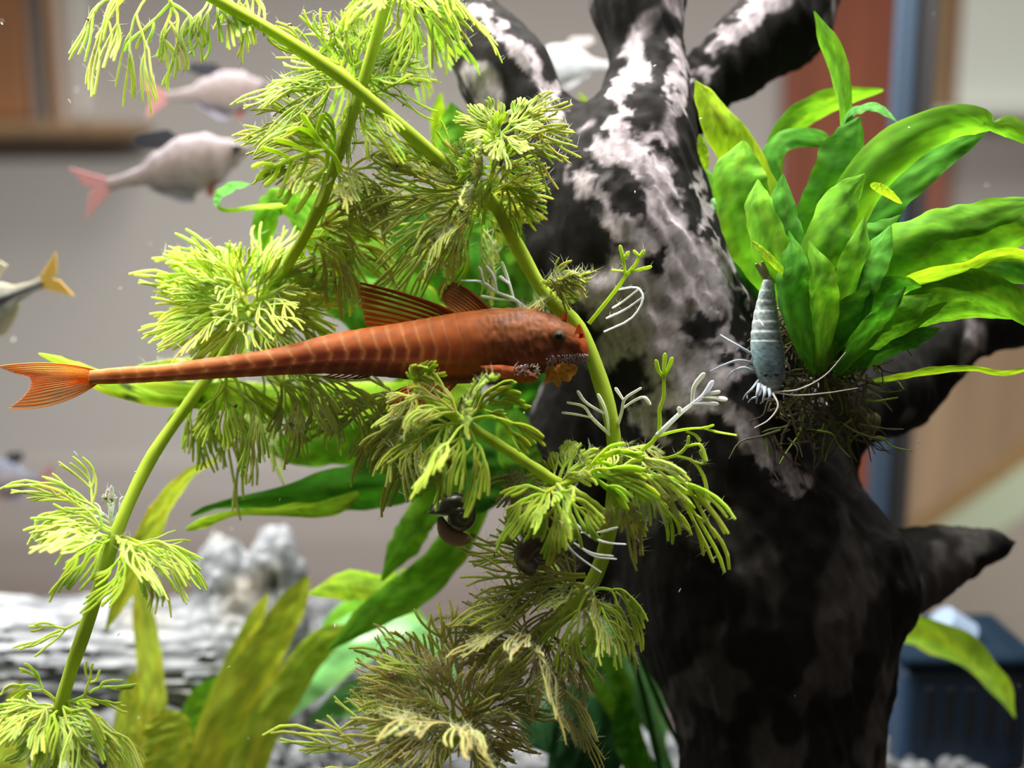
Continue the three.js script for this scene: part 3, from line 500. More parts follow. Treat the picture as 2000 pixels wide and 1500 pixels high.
{
  const b = P(1255, 1560, -56), f = thing('broad_leaf_plant', b, 'broad leaved plant at the foot of the driftwood with one dark round leaf', 'plant');
  const L = (m, pts, w, o) => leaf(f, m, pts, w, { fold: 0.15, wave: 0.05, veins: 0.06, m: 10, ...o });
  L(M.deep, [[1200, 1530, -50], [1160, 1470, -48], [1110, 1430, -47], [1060, 1420, -46], [1020, 1450, -46]], [60, 170, 190, 170, 60], { roll: 0.2 });
  L(M.mint, [[1330, 1560, -56], [1280, 1430, -54], [1230, 1330, -52], [1180, 1260, -52], [1140, 1215, -52]], [16, 26, 90, 96, 30], { roll: 0.5 });
  L(M.fern, [[1250, 1560, -54], [1215, 1430, -52], [1195, 1350, -50], [1165, 1290, -50], [1150, 1240, -50]], [26, 40, 80, 84, 30], { roll: -0.3 });
  L(M.mint, [[1290, 1560, -60], [1290, 1430, -60], [1280, 1330, -60], [1270, 1260, -60]], [12, 50, 66, 20], { roll: 0.8 });
  L(M.fernDeep, [[1300, 1580, -46], [1250, 1500, -46], [1225, 1420, -46], [1215, 1350, -46]], [60, 66, 60, 24], { roll: 0.3 });
  L(M.mint, [[1000, 1560, -62], [880, 1300, -62], [800, 1220, -62], [700, 1240, -60], [600, 1320, -60], [555, 1410, -60]], [12, 16, 70, 120, 110, 30], { roll: 0.9, roll1: 0.4 });
  L(M.mint, [[1010, 1570, -60], [860, 1380, -64], [780, 1330, -64], [680, 1360, -62], [600, 1410, -62]], [12, 14, 70, 90, 26], { roll: 0.8 });
  L(M.fern, [[1000, 1560, -66], [850, 1250, -66], [760, 1170, -66], [680, 1200, -66], [600, 1280, -66]], [12, 14, 50, 60, 20], { roll: 0.4 });
  const s = new Strands();
  for (const p of [[[1400, 1560, -50], [1320, 1440, -50], [1265, 1320, -50], [1225, 1220, -50]], [[1300, 1560, -44], [1270, 1420, -45], [1240, 1300, -46], [1205, 1230, -46]]]) s.tube(curveOf(p).getPoints(16), Array.from({ length: 17 }, () => 0.0008), [0.25, 0.5, 0.4], { n: 7 });
  part('leaf_stalks', s.build(), M.fernDeep, f);
  footing(f, [[1200, 1530, -50], [1330, 1560, -56], [1250, 1560, -54], [1290, 1560, -60], [1300, 1580, -46], [1400, 1560, -50], [1300, 1560, -44], [1000, 1560, -62], [1010, 1570, -60], [1000, 1560, -66]], M.fernDeep);
  const b2 = P(1640, 1520, -62), h = thing('broad_leaf_plant', b2, 'lime green arching leaf rising from behind the foot of the driftwood', 'plant');
  leaf(h, M.limeGloss, [[1600, 1540, -64], [1640, 1300, -62], [1720, 1236, -58], [1800, 1252, -54], [1880, 1292, -52], [1940, 1345, -52], [1982, 1402, -52]], [14, 24, 90, 120, 120, 90, 24], { roll: 0.95, roll1: 1.15, fold: 0.3, wave: 0.06, veins: 0.05 });
  footing(h, [[1600, 1540, -64]], M.fernLime);
}

// ---------------------------------------------------------------- feathery stem plants
// a divided leaf, drawn once per variant in the unit frame (u along the leaf, v across)
function fanShape(seed, { rays = 4, spread = 0.7, petiole = 0.24, fingers = 2, fork = 0.3 } = {}) {
  const r = RNG(seed), segs = [];
  const path = (u, v, a, len, curl, w0, w1, lvl) => { const pts = [], n = 5; let x = u, y = v, b = a; pts.push([x, y]); for (let i = 0; i < n; i++) { x += Math.cos(b) * len / n; y += Math.sin(b) * len / n; b += curl / n; pts.push([x, y]); } segs.push({ pts, w0, w1, lvl }); return { x, y, b, pts }; };
  path(0, 0, 0, petiole, 0, 1.2, 1, 0);
  for (let k = 0; k < rays; k++) {
    const f = rays === 1 ? 0 : k / (rays - 1) * 2 - 1, a = f * spread + (r() - 0.5) * 0.25, len = (0.62 + 0.16 * (1 - Math.abs(f))) * (0.82 + r() * 0.3), u0 = petiole + (1 - Math.abs(f)) * 0.06 - 0.01;
    const ray = path(u0, 0, a, len * 0.5, -a * 0.4 + (r() - 0.5) * 0.7, 0.9, 0.75, 1);
    for (let j = 0; j < fingers; j++) {
      const side = (j + k) % 2 ? 1 : -1, q = ray.pts[Math.min(2 + j + (r() < 0.5 ? 0 : 1), 5)], a2 = ray.b + side * (0.38 + r() * 0.22), fl = len * (0.42 + r() * 0.2), fi = path(q[0], q[1], a2, fl, -side * (0.3 + r() * 0.7), 0.72, 0.95, 2);
      if (r() < fork) { const q2 = fi.pts[2]; path(q2[0], q2[1], fi.b + side * 0.45, fl * 0.5, 0, 0.7, 0.9, 3); }
    }
    const end = path(ray.x, ray.y, ray.b - 0.16, len * 0.42, 0.25, 0.75, 0.95, 2);
    if (r() < 0.7) path(ray.x, ray.y, ray.b + 0.3, len * 0.34, -0.3, 0.75, 0.95, 2);
  }
  return segs;
}
const FANS = [fanShape(11, { fingers: 3 }), fanShape(12, { spread: 0.85, fingers: 3 }), fanShape(13, { rays: 5, spread: 0.95, petiole: 0.2, fingers: 3 }), fanShape(14, { rays: 3, spread: 0.55, petiole: 0.34, fingers: 3 }), fanShape(15, { rays: 4, spread: 0.8, petiole: 0.18, fingers: 3 }), fanShape(16, { rays: 6, spread: 1.1, petiole: 0.16 })];
const SPARSE = [fanShape(21, { rays: 3, spread: 0.5, petiole: 0.42, fingers: 1, fork: 0 }), fanShape(22, { rays: 2, spread: 0.35, petiole: 0.45, fingers: 2, fork: 0 }), fanShape(23, { rays: 3, spread: 0.75, petiole: 0.3, fingers: 2, fork: 0.2 })];
const fuzzOf = new Map(), DOWN = new THREE.Vector3(0, -1, 0);
// leaf from base to tip (Vector3), ctrl bends its axis; across is the direction its fan spreads in
function frond(owner, m, base, ctrl, tip, across, { shape = FANS[0], width = 4.2, fuzz = 0, cup = 0.12, seed = 1, squeeze = 1, tone = 1, sag = 0.2 } = {}) {
  const s = new Strands(), r = RNG(seed * 977 + 3), L = base.distanceTo(tip), q = V3(), T = V3(), S = V3(), N = V3();
  const map = (u, v) => {
    const t = Math.min(u, 1.25), o = 1 - t;
    q.set(0, 0, 0).addScaledVector(base, o * o).addScaledVector(ctrl, 2 * o * t).addScaledVector(tip, t * t);
    T.set(0, 0, 0).addScaledVector(base, -2 * o).addScaledVector(ctrl, 2 * o - 2 * t).addScaledVector(tip, 2 * t).normalize();
    S.copy(across).addScaledVector(T, -across.dot(T)).normalize(); N.crossVectors(T, S);
    return q.clone().addScaledVector(S, v * L * squeeze).addScaledVector(N, cup * L * (v * v) + 0.09 * L * noise(u * 3, v * 3, seed)).addScaledVector(S, 0.05 * L * noise(u * 3.3 + 7, v * 3, seed)).addScaledVector(DOWN, sag * L * (Math.max(0, u - 0.25) ** 2 + 0.5 * v * v));
  };
  for (const g of shape) {
    const pts = g.pts.map(([u, v]) => map(u, v)), c = [0.9 + 0.2 * r(), 0.9 + 0.2 * r(), 0.8 + 0.4 * r()].map((x) => x * tone * (g.lvl < 2 ? 1.05 : 1)), w = width * 0.78e-4;
    const rad = pts.map((_, i) => lerp(g.w0, g.w1, i / (pts.length - 1)) * w * (g.lvl >= 2 && i === pts.length - 1 ? 0.7 : 1));
    s.tube(pts, rad, c, { flat: 0.62, side: S.clone(), n: 5 });
    if (fuzz && g.lvl) {
      const F = fuzzOf.get(owner) ?? fuzzOf.set(owner, { hair: new Strands(), dirt: new Strands() }).get(owner);
      for (let k = 0; k < fuzz * 3; k++) {
        const i = Math.floor(r() * (pts.length - 1)), a = pts[i].clone().lerp(pts[i + 1], r()), d = V3(r() - 0.5, r() - 0.5, r() - 0.5).normalize(), len = (6 + r() * 24) * 1e-4, g2 = 0.6 + r() * 0.6;
        F.hair.hair(a, a.clone().addScaledVector(d, len), 0.3e-4 + r() * 0.35e-4, [g2, g2, g2 * (0.8 + r() * 0.4)]);
      }
      if (r() < fuzz * 0.014) { const a = pts[1 + Math.floor(r() * 3)], d = () => V3(r() - 0.5, r() - 0.5, r() - 0.5).multiplyScalar(14e-4); const p0 = a.clone().add(d()); F.dirt.tube([p0, a, a.clone().add(d())], [1e-4 + r() * 2e-4, 2e-4 + r() * 4e-4, 0.8e-4], [0.6 + r(), 0.6 + r(), 0.5 + r() * 0.5], { n: 5, flat: 0.7 }); }
    }
  }
  return part('leaf', s.build(), m, owner);
}
let frondSeed = 1;

// whorl of leaves round a stem node: z mm, axis in photo directions [right, up, towards viewer]
function whorl(owner, x, y, z, axis, n, len, m, { elev = 0.25, droop = 0.3, fuzz = 0, width = 4.2, seed = 1, start = 0, arc = 6.283, shapes = FANS, jitter = 0.25, tone = 1, squeeze = 1 } = {}) {
  const r = RNG(seed * 131 + 7), A = V3().addScaledVector(RIGHT, axis[0]).addScaledVector(UPV, axis[1]).addScaledVector(FWD, -axis[2]).normalize(), c = P(x, y, z), sc = pxScale(z);
  let E1 = V3().addScaledVector(RIGHT, 1).addScaledVector(A, -A.dot(RIGHT)); if (E1.lengthSq() < 0.05) E1 = UPV.clone().addScaledVector(A, -A.dot(UPV)); E1.normalize(); const E2 = V3().crossVectors(A, E1);
  for (let i = 0; i < n; i++) {
    const a = start + arc * (i + (r() - 0.5) * jitter * 2) / n, d = E1.clone().multiplyScalar(Math.cos(a)).addScaledVector(E2, Math.sin(a)), l = len * sc * (0.82 + r() * 0.3);
    const up = elev + (r() - 0.5) * 0.25, dir = d.clone().multiplyScalar(Math.cos(up)).addScaledVector(A, Math.sin(up));
    const tip = c.clone().addScaledVector(dir, l).add(V3(0, -droop * l, 0)), ctrl = c.clone().addScaledVector(dir, l * 0.55).add(V3(0, droop * l * 0.12, 0));
    const across = V3().crossVectors(dir, A).applyAxisAngle(dir, (r() - 0.5) * 1.2);
    frond(owner, m, c, ctrl, tip, across, { shape: shapes[Math.floor(r() * shapes.length)], width: width * sc / 1e-4, fuzz, seed: frondSeed++, tone: tone * (0.9 + r() * 0.2), squeeze, cup: 0.15 });
  }
}
// one leaf placed by hand: base, bend point and tip as [x, y, z mm]; lean turns its fan out of the picture plane
function single(owner, m, b, k, t, o = {}) {
  const B = P(...b), T = P(...t), K = P(...k), dir = T.clone().sub(B).normalize(), across = V3().crossVectors(dir, FWD).normalize().applyAxisAngle(dir, o.lean ?? 0.3);
  return frond(owner, m, B, K, T, across, { seed: frondSeed++, ...o, width: (o.width ?? 4.2) * pxScale(b[2]) / 1e-4 });
}
// a leaf whose every branch is placed: strokes of [x, y] in photo pixels, z from z0 at the foot to z1 at the tips
function drawnLeaf(owner, m, z0, z1, width, strokes, { fuzz = 0 } = {}) {
  const s = new Strands(), r = RNG(frondSeed++ * 71), o = strokes[0][0], far = Math.max(...strokes.flat().map(([x, y]) => Math.hypot(x - o[0], y - o[1])));
  strokes.forEach((l, i) => {
    const pts = curveOf(l.map(([x, y]) => [x, y, lerp(z0, z1, Math.hypot(x - o[0], y - o[1]) / far) + (r() - 0.5) * 0.6])).getPoints(12), k = 0.85 + 0.3 * r();
    s.tube(pts, pts.map((_, j) => width * 0.5e-4 * (i ? lerp(0.75, 1, smooth(j, 2, 10)) * (j === 12 ? 0.75 : 1) : lerp(1.05, 0.75, j / 12))), [k, k, k * (0.9 + 0.2 * r())], { flat: 0.65, n: 7, side: RIGHT });
    if (fuzz) { const F = fuzzOf.get(owner) ?? fuzzOf.set(owner, { hair: new Strands(), dirt: new Strands() }).get(owner); for (let q = 0; q < fuzz * 10; q++) { const a = pts[Math.floor(r() * 12)], d = V3(r() - 0.5, r() - 0.5, r() - 0.5).normalize(); F.hair.hair(a, a.clone().addScaledVector(d, (6 + r() * 16) * 1e-4), 0.4e-4, [0.9, 0.9, 1]); } }
  });
  return part('leaf', s.build(), m, owner);
}
function stalk(owner, pts, r0, r1) {
  const p = curveOf(pts).getPoints(90), s = new Strands();
  s.tube(p, p.map((_, i) => (lerp(r0, r1, Math.min(1, i / 70)) * (1 + 0.06 * Math.sin(i * 0.9))) * 1e-4), (t) => { const k = 0.9 + 0.2 * noise(t * 30, 2, r0); return [k, k, k]; }, { n: 10 });
  return part('stem', s.build(), M.stem, owner);
}
function fuzzParts(owner) {
  const F = fuzzOf.get(owner); if (!F) return;
  if (!F.hair.empty) part('algae_hair', F.hair.build(), M.fuzz, owner).userData.kind = 'stuff';
  if (!F.dirt.empty) part('algae_dirt', F.dirt.build(), M.dirt, owner).userData.kind = 'stuff';
}
{
  // A: thick stem from the top, down past the catfish head to the bottom
  const A = thing('feathery_stem_plant', P(830, 1560, 4), 'long feathery plant whose thick stem runs from the top down past the catfish snout', 'plant');
  stalk(A, [[240, -150, 6], [310, -70, 7], [425, 0, 9], [560, 78, 10], [690, 168, 10], [800, 262, 9], [880, 330, 5], [962, 395, 0], [1010, 480, -1], [1062, 570, -2], [1130, 640, -1], [1168, 730, 0], [1198, 850, 0], [1195, 1010, -2], [1150, 1150, -2], [1060, 1235, 0], [1000, 1300, 2], [895, 1425, 5], [800, 1560, 6], [740, 1750, 4], [720, 2330, 0]], 11, 17);
  whorl(A, 310, -65, 4, [-0.8, 0.5, 0.1], 4, 190, M.bright, { droop: 0.1, fuzz: 1, seed: 3, elev: 0.4 });
  single(A, M.bright, [470, -50, 4], [480, 10, 8], [480, 90, 8], { shape: FANS[1], fuzz: 2, lean: 0.3, squeeze: 1.3 });
  single(A, M.bright, [310, -65, 4], [190, 10, 8], [165, 130, 10], { shape: FANS[3], fuzz: 2, width: 5, lean: 0.5, sag: 0.35 });
  single(A, M.bright, [330, -40, 4], [335, 60, 8], [345, 150, 8], { shape: FANS[1], fuzz: 1, lean: 0.1, width: 5.2, squeeze: 1.25, sag: 0.1 });
  single(A, M.bright, [310, -60, 4], [255, 20, 12], [285, 195, 12], { shape: SPARSE[1], fuzz: 1, lean: 0.5 });
  single(A, M.bright, [400, -40, 4], [430, 20, 8], [420, 110, 10], { shape: FANS[0], fuzz: 1, lean: 0.2, width: 5, squeeze: 1.2, sag: 0.1 });
  whorl(A, 690, 166, 6, [0.8, -0.5, -0.5], 5, 190, M.lime, { droop: 0.1, fuzz: 3, seed: 5, elev: 0.6, width: 3.6 });
  single(A, M.lime, [690, 166, 8], [610, 70, 6], [560, -10, 6], { shape: FANS[4], fuzz: 3, width: 4 });
  single(A, M.lime, [690, 166, 8], [690, 80, 4], [690, -10, 2], { shape: FANS[1], fuzz: 3, width: 4 });
  single(A, M.bright, [690, 166, 8], [580, 180, 4], [440, 225, 2], { shape: FANS[2], fuzz: 2, width: 4.2, lean: 0.5 });
  whorl(A, 962, 330, 2, [0.5, -0.2, 0.75], 6, 135, M.lime, { droop: 0.05, fuzz: 1, seed: 8, elev: 0.35, width: 4 });
  whorl(A, 978, 262, 6, [0.1, 0.5, 0.85], 7, 92, M.bright, { droop: -0.15, fuzz: 0, seed: 9, elev: 0.25, width: 4.2, tone: 0.85 });
  single(A, M.drab, [975, 300, 2], [1060, 250, 6], [1165, 310, 8], { shape: FANS[5], fuzz: 4, width: 3.6, lean: 0.2 });
  single(A, M.drab, [975, 300, 2], [1060, 230, 0], [1140, 215, 0], { shape: FANS[4], fuzz: 5, width: 3.4, lean: 0.2 });
  whorl(A, 930, 395, 0, [0.6, -0.6, 0.3], 7, 190, M.drab, { droop: 0.1, fuzz: 4, seed: 10, width: 3.8 });
  single(A, M.drab, [950, 395, 0], [850, 380, 2], [760, 440, -2], { shape: FANS[2], fuzz: 4 });
  single(A, M.drab, [950, 395, 0], [880, 420, -6], [820, 500, -12], { shape: FANS[4], fuzz: 4 });
  whorl(A, 1068, 575, -2, [0.6, -0.7, 0.2], 5, 120, M.drab, { droop: 0, fuzz: 4, seed: 12, width: 3.4 });
  single(A, M.drab, [1068, 560, 0], [1100, 530, 4], [1160, 590, 6], { shape: FANS[5], fuzz: 4, width: 3.6 });
  whorl(A, 1200, 872, 0, [0.05, -1, 0.1], 7, 130, M.drab, { droop: 0.1, fuzz: 2, seed: 14, width: 3.6 });
  whorl(A, 1152, 1150, -2, [-0.5, -0.8, 0.15], 5, 200, M.drab, { droop: 0.2, fuzz: 4, seed: 17, width: 3.8 });
  single(A, M.lime, [1152, 1155, 0], [1230, 1130, 6], [1242, 1250, 8], { shape: FANS[3], fuzz: 1, width: 4 });
  single(A, M.lime, [1152, 1155, 0], [1190, 1200, 6], [1180, 1310, 8], { shape: FANS[0], fuzz: 1, width: 4 });
  single(A, M.lime, [1152, 1155, 0], [1110, 1200, 6], [1080, 1300, 8], { shape: FANS[3], fuzz: 2, width: 4 });
  single(A, M.drab, [1140, 1120, 0], [1000, 1120, 4], [840, 1075, 6], { shape: FANS[2], fuzz: 6, width: 4, lean: 0.3 });
  single(A, M.drab, [1140, 1130, 0], [1000, 1130, 8], [850, 1140, 10], { shape: FANS[4], fuzz: 5, width: 4, lean: 0.3 });
  whorl(A, 1050, 1250, 2, [-0.6, -0.6, 0.2], 6, 240, M.brownish, { droop: 0.25, fuzz: 5, seed: 18, width: 3.8 });
  whorl(A, 900, 1415, 6, [-0.6, -0.65, 0.4], 7, 310, M.brownish, { droop: 0.12, fuzz: 6, seed: 19, width: 4 });
  single(A, M.drab, [895, 1400, 6], [860, 1280, 10], [780, 1170, 10], { shape: FANS[0], fuzz: 3, width: 4.4 });
  single(A, M.drab, [895, 1405, 6], [780, 1330, 10], [650, 1290, 10], { shape: FANS[2], fuzz: 5, width: 4.4 });
  single(A, M.brownish, [895, 1410, 6], [780, 1410, 12], [620, 1420, 14], { shape: FANS[5], fuzz: 5, width: 4.4 });
  single(A, M.drab, [895, 1410, 6], [1000, 1330, 10], [1090, 1270, 10], { shape: FANS[4], fuzz: 5, width: 4.2 });
  single(A, M.brownish, [895, 1410, 6], [960, 1440, 10], [1060, 1420, 10], { shape: FANS[2], fuzz: 6, width: 4 });
  single(A, M.bright, [800, 1530, 6], [660, 1420, 12], [520, 1480, 14], { shape: FANS[2], fuzz: 1, width: 4.4 });
  whorl(A, 800, 1550, 6, [-0.5, -0.8, 0.2], 9, 260, M.drab, { droop: 0.05, fuzz: 3, seed: 20, width: 4 });
  for (const [k, t, m, v] of [[[800, 330, 6], [620, 400, 6], M.drab, 5], [[820, 400, -2], [610, 470, -8], M.drab, 2], [[850, 430, -8], [690, 540, -12], M.drab, 4], [[880, 450, -8], [790, 540, -12], M.lime, 2], [[780, 350, 4], [700, 320, 2], M.drab, 4], [[840, 330, 8], [720, 250, 8], M.lime, 1], [[900, 330, 8], [850, 260, 6], M.drab, 0]]) single(A, m, [955, 396, 0], k, t, { shape: FANS[v], fuzz: 4, width: 4.2 });
  for (const [k, t, v] of [[[640, 120, 4], [540, 100, 2], 2], [[600, 150, 2], [470, 190, -2], 5], [[720, 60, 0], [640, 0, -4], 4], [[740, 100, 0], [800, 20, -4], 2], [[780, 140, -2], [860, 110, -6], 5]]) single(A, M.lime, [690, 166, 7], k, t, { shape: FANS[v], fuzz: 5, width: 3.4 });
  for (const [b, k, t, v] of [[[1150, 1150, -2], [1060, 1180, 4], [930, 1190, 4], 2], [[1150, 1150, -2], [1080, 1090, 6], [960, 1060, 6], 5], [[1060, 1235, 0], [980, 1220, 6], [870, 1160, 8], 4], [[1060, 1235, 0], [980, 1280, 8], [880, 1320, 8], 2], [[1060, 1235, 0], [1100, 1300, 8], [1080, 1400, 8], 5], [[895, 1420, 5], [820, 1480, 10], [700, 1500, 12], 2], [[895, 1420, 5], [780, 1380, 8], [690, 1340, 8], 5], [[895, 1420, 5], [900, 1320, 9], [920, 1220, 9], 4], [[895, 1420, 5], [940, 1350, 9], [1000, 1290, 9], 2], [[895, 1420, 5], [960, 1480, 9], [1010, 1500, 9], 4], [[895, 1420, 5], [740, 1440, 4], [640, 1490, 2], 4]]) single(A, M.brownish, b, k, t, { shape: FANS[v], fuzz: 6, width: 3.8 });
  drawnLeaf(A, M.white, -3, -5, 7, [[[1030, 606], [1002, 583], [967, 569], [943, 551], [901, 548]], [[1004, 588], [995, 555], [980, 512]], [[971, 572], [964, 541], [950, 520]], [[945, 553], [936, 522]], [[1006, 587], [970, 584], [940, 578]], [[1028, 604], [995, 606], [960, 603]], [[995, 555], [976, 540]]]);
  drawnLeaf(A, M.white, -1, -3, 7, [[[1060, 612], [1051, 600], [1048, 572], [1034, 548]], [[1049, 580], [1060, 566], [1062, 552]]]);
  drawnLeaf(A, M.lime, 3, 8, 8, [[[1150, 632], [1204, 565], [1222, 539], [1248, 503], [1238, 490]], [[1248, 503], [1258, 490]], [[1222, 539], [1217, 508], [1211, 480]], [[1230, 531], [1252, 526], [1272, 521]], [[1217, 530], [1195, 528]], [[1217, 508], [1228, 492]]], { fuzz: 1 });
  drawnLeaf(A, M.white, 4, 8, 5, [[[1204, 566], [1245, 562], [1256, 582], [1235, 620], [1180, 648]], [[1256, 580], [1222, 604], [1184, 622]], [[1246, 566], [1215, 590], [1196, 602]]], { fuzz: 2 });
  drawnLeaf(A, M.white, 1, 4, 7, [[[1192, 850], [1156, 816], [1140, 794], [1108, 786]], [[1156, 816], [1128, 810], [1098, 806]], [[1180, 808], [1142, 784], [1128, 764]], [[1190, 846], [1182, 800], [1168, 770]]]);
  drawnLeaf(A, M.white, 1, 4, 7, [[[1206, 830], [1214, 806], [1220, 780], [1252, 758]], [[1216, 798], [1240, 782], [1258, 776], [1270, 790]], [[1218, 782], [1202, 758]]]);
  drawnLeaf(A, M.lime, 3, 8, 9, [[[1205, 925], [1244, 888], [1286, 848], [1288, 800], [1296, 776], [1296, 736]], [[1296, 737], [1286, 724], [1281, 704]], [[1296, 737], [1297, 714], [1299, 691]], [[1297, 735], [1306, 718], [1313, 699]]]);
  drawnLeaf(A, M.white, 5, 10, 10, [[[1284, 850], [1328, 808], [1354, 788]], [[1352, 790], [1356, 756], [1375, 730]], [[1354, 788], [1374, 772], [1392, 745]], [[1374, 773], [1390, 768], [1405, 765]], [[1370, 776], [1394, 777], [1419, 780]], [[1354, 789], [1380, 788], [1402, 789]], [[1328, 808], [1326, 796]]]);
  drawnLeaf(A, M.lime, 4, 8, 7, [[[1284, 852], [1320, 842], [1368, 836], [1402, 844], [1438, 850]], [[1366, 837], [1382, 834], [1394, 830]], [[1340, 842], [1358, 850], [1368, 862]]]);
  drawnLeaf(A, M.lime, 3, 8, 8, [[[1210, 915], [1264, 898], [1320, 890], [1342, 870], [1345, 852]], [[1320, 890], [1352, 900], [1374, 930], [1384, 985]], [[1342, 872], [1366, 868], [1380, 900]], [[1352, 900], [1376, 905], [1368, 880]]], { fuzz: 3 });
  drawnLeaf(A, M.white, 9, 12, 5, [[[1092, 1010], [1096, 1028], [1108, 1064], [1126, 1084], [1174, 1118]], [[1126, 1064], [1160, 1086], [1204, 1092]], [[1120, 1060], [1156, 1080], [1198, 1086]]]);
  drawnLeaf(A, M.white, 9, 12, 6, [[[1120, 1020], [1154, 1048], [1188, 1060], [1222, 1063]], [[1134, 1040], [1166, 1040], [1206, 1030]]]);
  for (const [b, k, t, v] of [[[895, 1420, 5], [1000, 1360, 6], [1090, 1340, 6], 2], [[895, 1420, 5], [960, 1390, 12], [1060, 1480, 12], 5], [[895, 1420, 5], [860, 1350, 12], [740, 1260, 12], 4], [[1060, 1235, 0], [1030, 1300, 10], [960, 1400, 10], 2], [[1060, 1235, 0], [960, 1250, 2], [840, 1240, 0], 5], [[1060, 1235, 0], [1130, 1270, 6], [1150, 1360, 6], 1], [[895, 1420, 5], [800, 1320, -2], [680, 1240, -4], 2], [[895, 1420, 5], [830, 1440, 14], [760, 1510, 14], 5]]) single(A, M.brownish, b, k, t, { shape: FANS[v], fuzz: 6, width: 3.4, lean: 0.2 });
  fuzzParts(A);

  // B: slimmer stem crossing behind it, down the left side
  const B = thing('feathery_stem_plant', P(90, 1560, 6), 'feathery plant on a slim stem crossing behind the thick one, then down to the log', 'plant');
  stalk(B, [[790, -140, 4], [755, 0, 6], [700, 190, 6], [662, 300, 5], [625, 400, 2], [578, 490, -2], [490, 610, -14], [425, 710, -14], [366, 792, -8], [292, 900, 0], [226, 1045, 6], [180, 1190, 6], [135, 1320, 6], [112, 1410, 6], [90, 1560, 6], [60, 1750, 4], [40, 2330, 0]], 10.5, 13);
  whorl(B, 768, -40, -4, [0.25, -1, 0.1], 8, 220, M.lime, { droop: 0.35, fuzz: 2, seed: 30, width: 4.4, elev: 0.4 });
  single(B, M.drab, [775, -50, -4], [860, 10, 2], [880, 170, 4], { shape: FANS[5], fuzz: 3, width: 4.4, lean: 0.2 });
  single(B, M.lime, [775, -50, -4], [830, 20, 4], [820, 150, 6], { shape: FANS[2], fuzz: 2, width: 5, lean: 0.2 });
  single(B, M.lime, [660, 320, 0], [650, 250, 4], [555, 235, 6], { shape: FANS[1], width: 5, lean: 0.2 });
  whorl(B, 655, 322, -2, [-0.35, -0.9, 0.1], 6, 180, M.drab, { droop: 0.15, fuzz: 3, seed: 31, width: 4.2 });
  single(B, M.drab, [655, 322, -2], [740, 330, 6], [800, 430, 8], { shape: FANS[2], fuzz: 4, width: 4.2 });
  single(B, M.drab, [600, 450, -2], [690, 400, 0], [790, 460, -4], { shape: FANS[5], fuzz: 4, width: 4.6 });
  single(B, M.lime, [590, 470, -2], [670, 440, -6], [740, 530, -12], { shape: FANS[2], fuzz: 3, width: 4.8 });
  single(B, M.lime, [590, 470, -2], [620, 480, -6], [660, 570, -12], { shape: FANS[4], fuzz: 2, width: 4.8 });
  whorl(B, 480, 600, -16, [-0.5, -0.5, 0.3], 9, 240, M.bright, { droop: 0.05, fuzz: 0.6, seed: 33, width: 4.2, elev: 0.2 });
  whorl(B, 490, 575, -10, [-0.2, 0.5, 0.6], 6, 190, M.bright, { droop: 0.05, fuzz: 0.3, seed: 34, width: 4, elev: 0.3 });
  single(B, M.bright, [480, 600, -10], [400, 500, -6], [270, 520, -4], { shape: FANS[5], width: 4.6, lean: 0.3 });
  single(B, M.bright, [480, 600, -10], [380, 570, -6], [230, 560, -4], { shape: FANS[2], width: 4.6, lean: 0.3 });
  single(B, M.bright, [480, 600, -10], [370, 620, -6], [240, 620, -4], { shape: FANS[5], width: 4.6, lean: 0.3 });
  single(B, M.bright, [490, 600, -10], [560, 510, -6], [640, 550, -6], { shape: FANS[5], width: 4.2, lean: 0.3 });
  single(B, M.bright, [490, 610, -10], [570, 600, -8], [680, 600, -8], { shape: FANS[2], width: 4, lean: 0.3 });
  single(B, M.bright, [480, 610, -10], [400, 620, -9], [300, 690, -9], { shape: FANS[2], width: 4.2, lean: 0.3 });
  whorl(B, 430, 730, -24, [-0.5, -0.7, -0.2], 7, 190, M.bright, { droop: 0.4, fuzz: 1, seed: 35, width: 4.2, tone: 0.85 });
  single(B, M.lime, [440, 720, -6], [440, 800, -4], [410, 870, -2], { shape: FANS[0], fuzz: 1, width: 4.4 });
  single(B, M.bright, [450, 720, -6], [510, 800, -3], [470, 910, -2], { shape: FANS[3], fuzz: 1, width: 4.4 });
  single(B, M.drab, [520, 720, -6], [620, 780, -4], [600, 910, -2], { shape: FANS[2], fuzz: 3, width: 4.4 });
  single(B, M.drab, [560, 720, -6], [680, 760, -4], [690, 900, -2], { shape: FANS[4], fuzz: 3, width: 4.4 });
  whorl(B, 226, 1046, 6, [-0.3, -0.95, 0.1], 6, 190, M.bright, { droop: 0.1, fuzz: 0.6, seed: 37, width: 4, elev: 0.15 });
  single(B, M.bright, [226, 1046, 6], [130, 990, 10], [10, 1020, 12], { shape: FANS[5], width: 4.4, lean: 0.3 });
  single(B, M.bright, [226, 1046, 6], [120, 930, 8], [0, 990, 8], { shape: FANS[2], width: 4.2, lean: 0.3 });
  single(B, M.lime, [226, 1050, 6], [170, 1060, 12], [110, 1150, 14], { shape: FANS[1], width: 4.4, lean: 0.2 });
  single(B, M.lime, [226, 1050, 6], [270, 1110, 12], [160, 1170, 14], { shape: FANS[3], width: 4.6, lean: 0.2 });
  single(B, M.bright, [226, 1050, 6], [320, 1070, 10], [350, 1190, 12], { shape: FANS[0], width: 4.2, lean: 0.2 });
  single(B, M.bright, [226, 1050, 6], [340, 1060, 8], [395, 1130, 8], { shape: FANS[3], width: 4.2, lean: 0.5 });
  single(B, M.white, [226, 1046, 4], [205, 980, 4], [190, 945, 4], { shape: FANS[2], width: 4, lean: 0.3, fuzz: 1 });
  whorl(B, 116, 1380, 6, [-0.25, -0.95, 0.1], 7, 180, M.bright, { droop: 0.35, fuzz: 0.6, seed: 39, width: 4.2 });
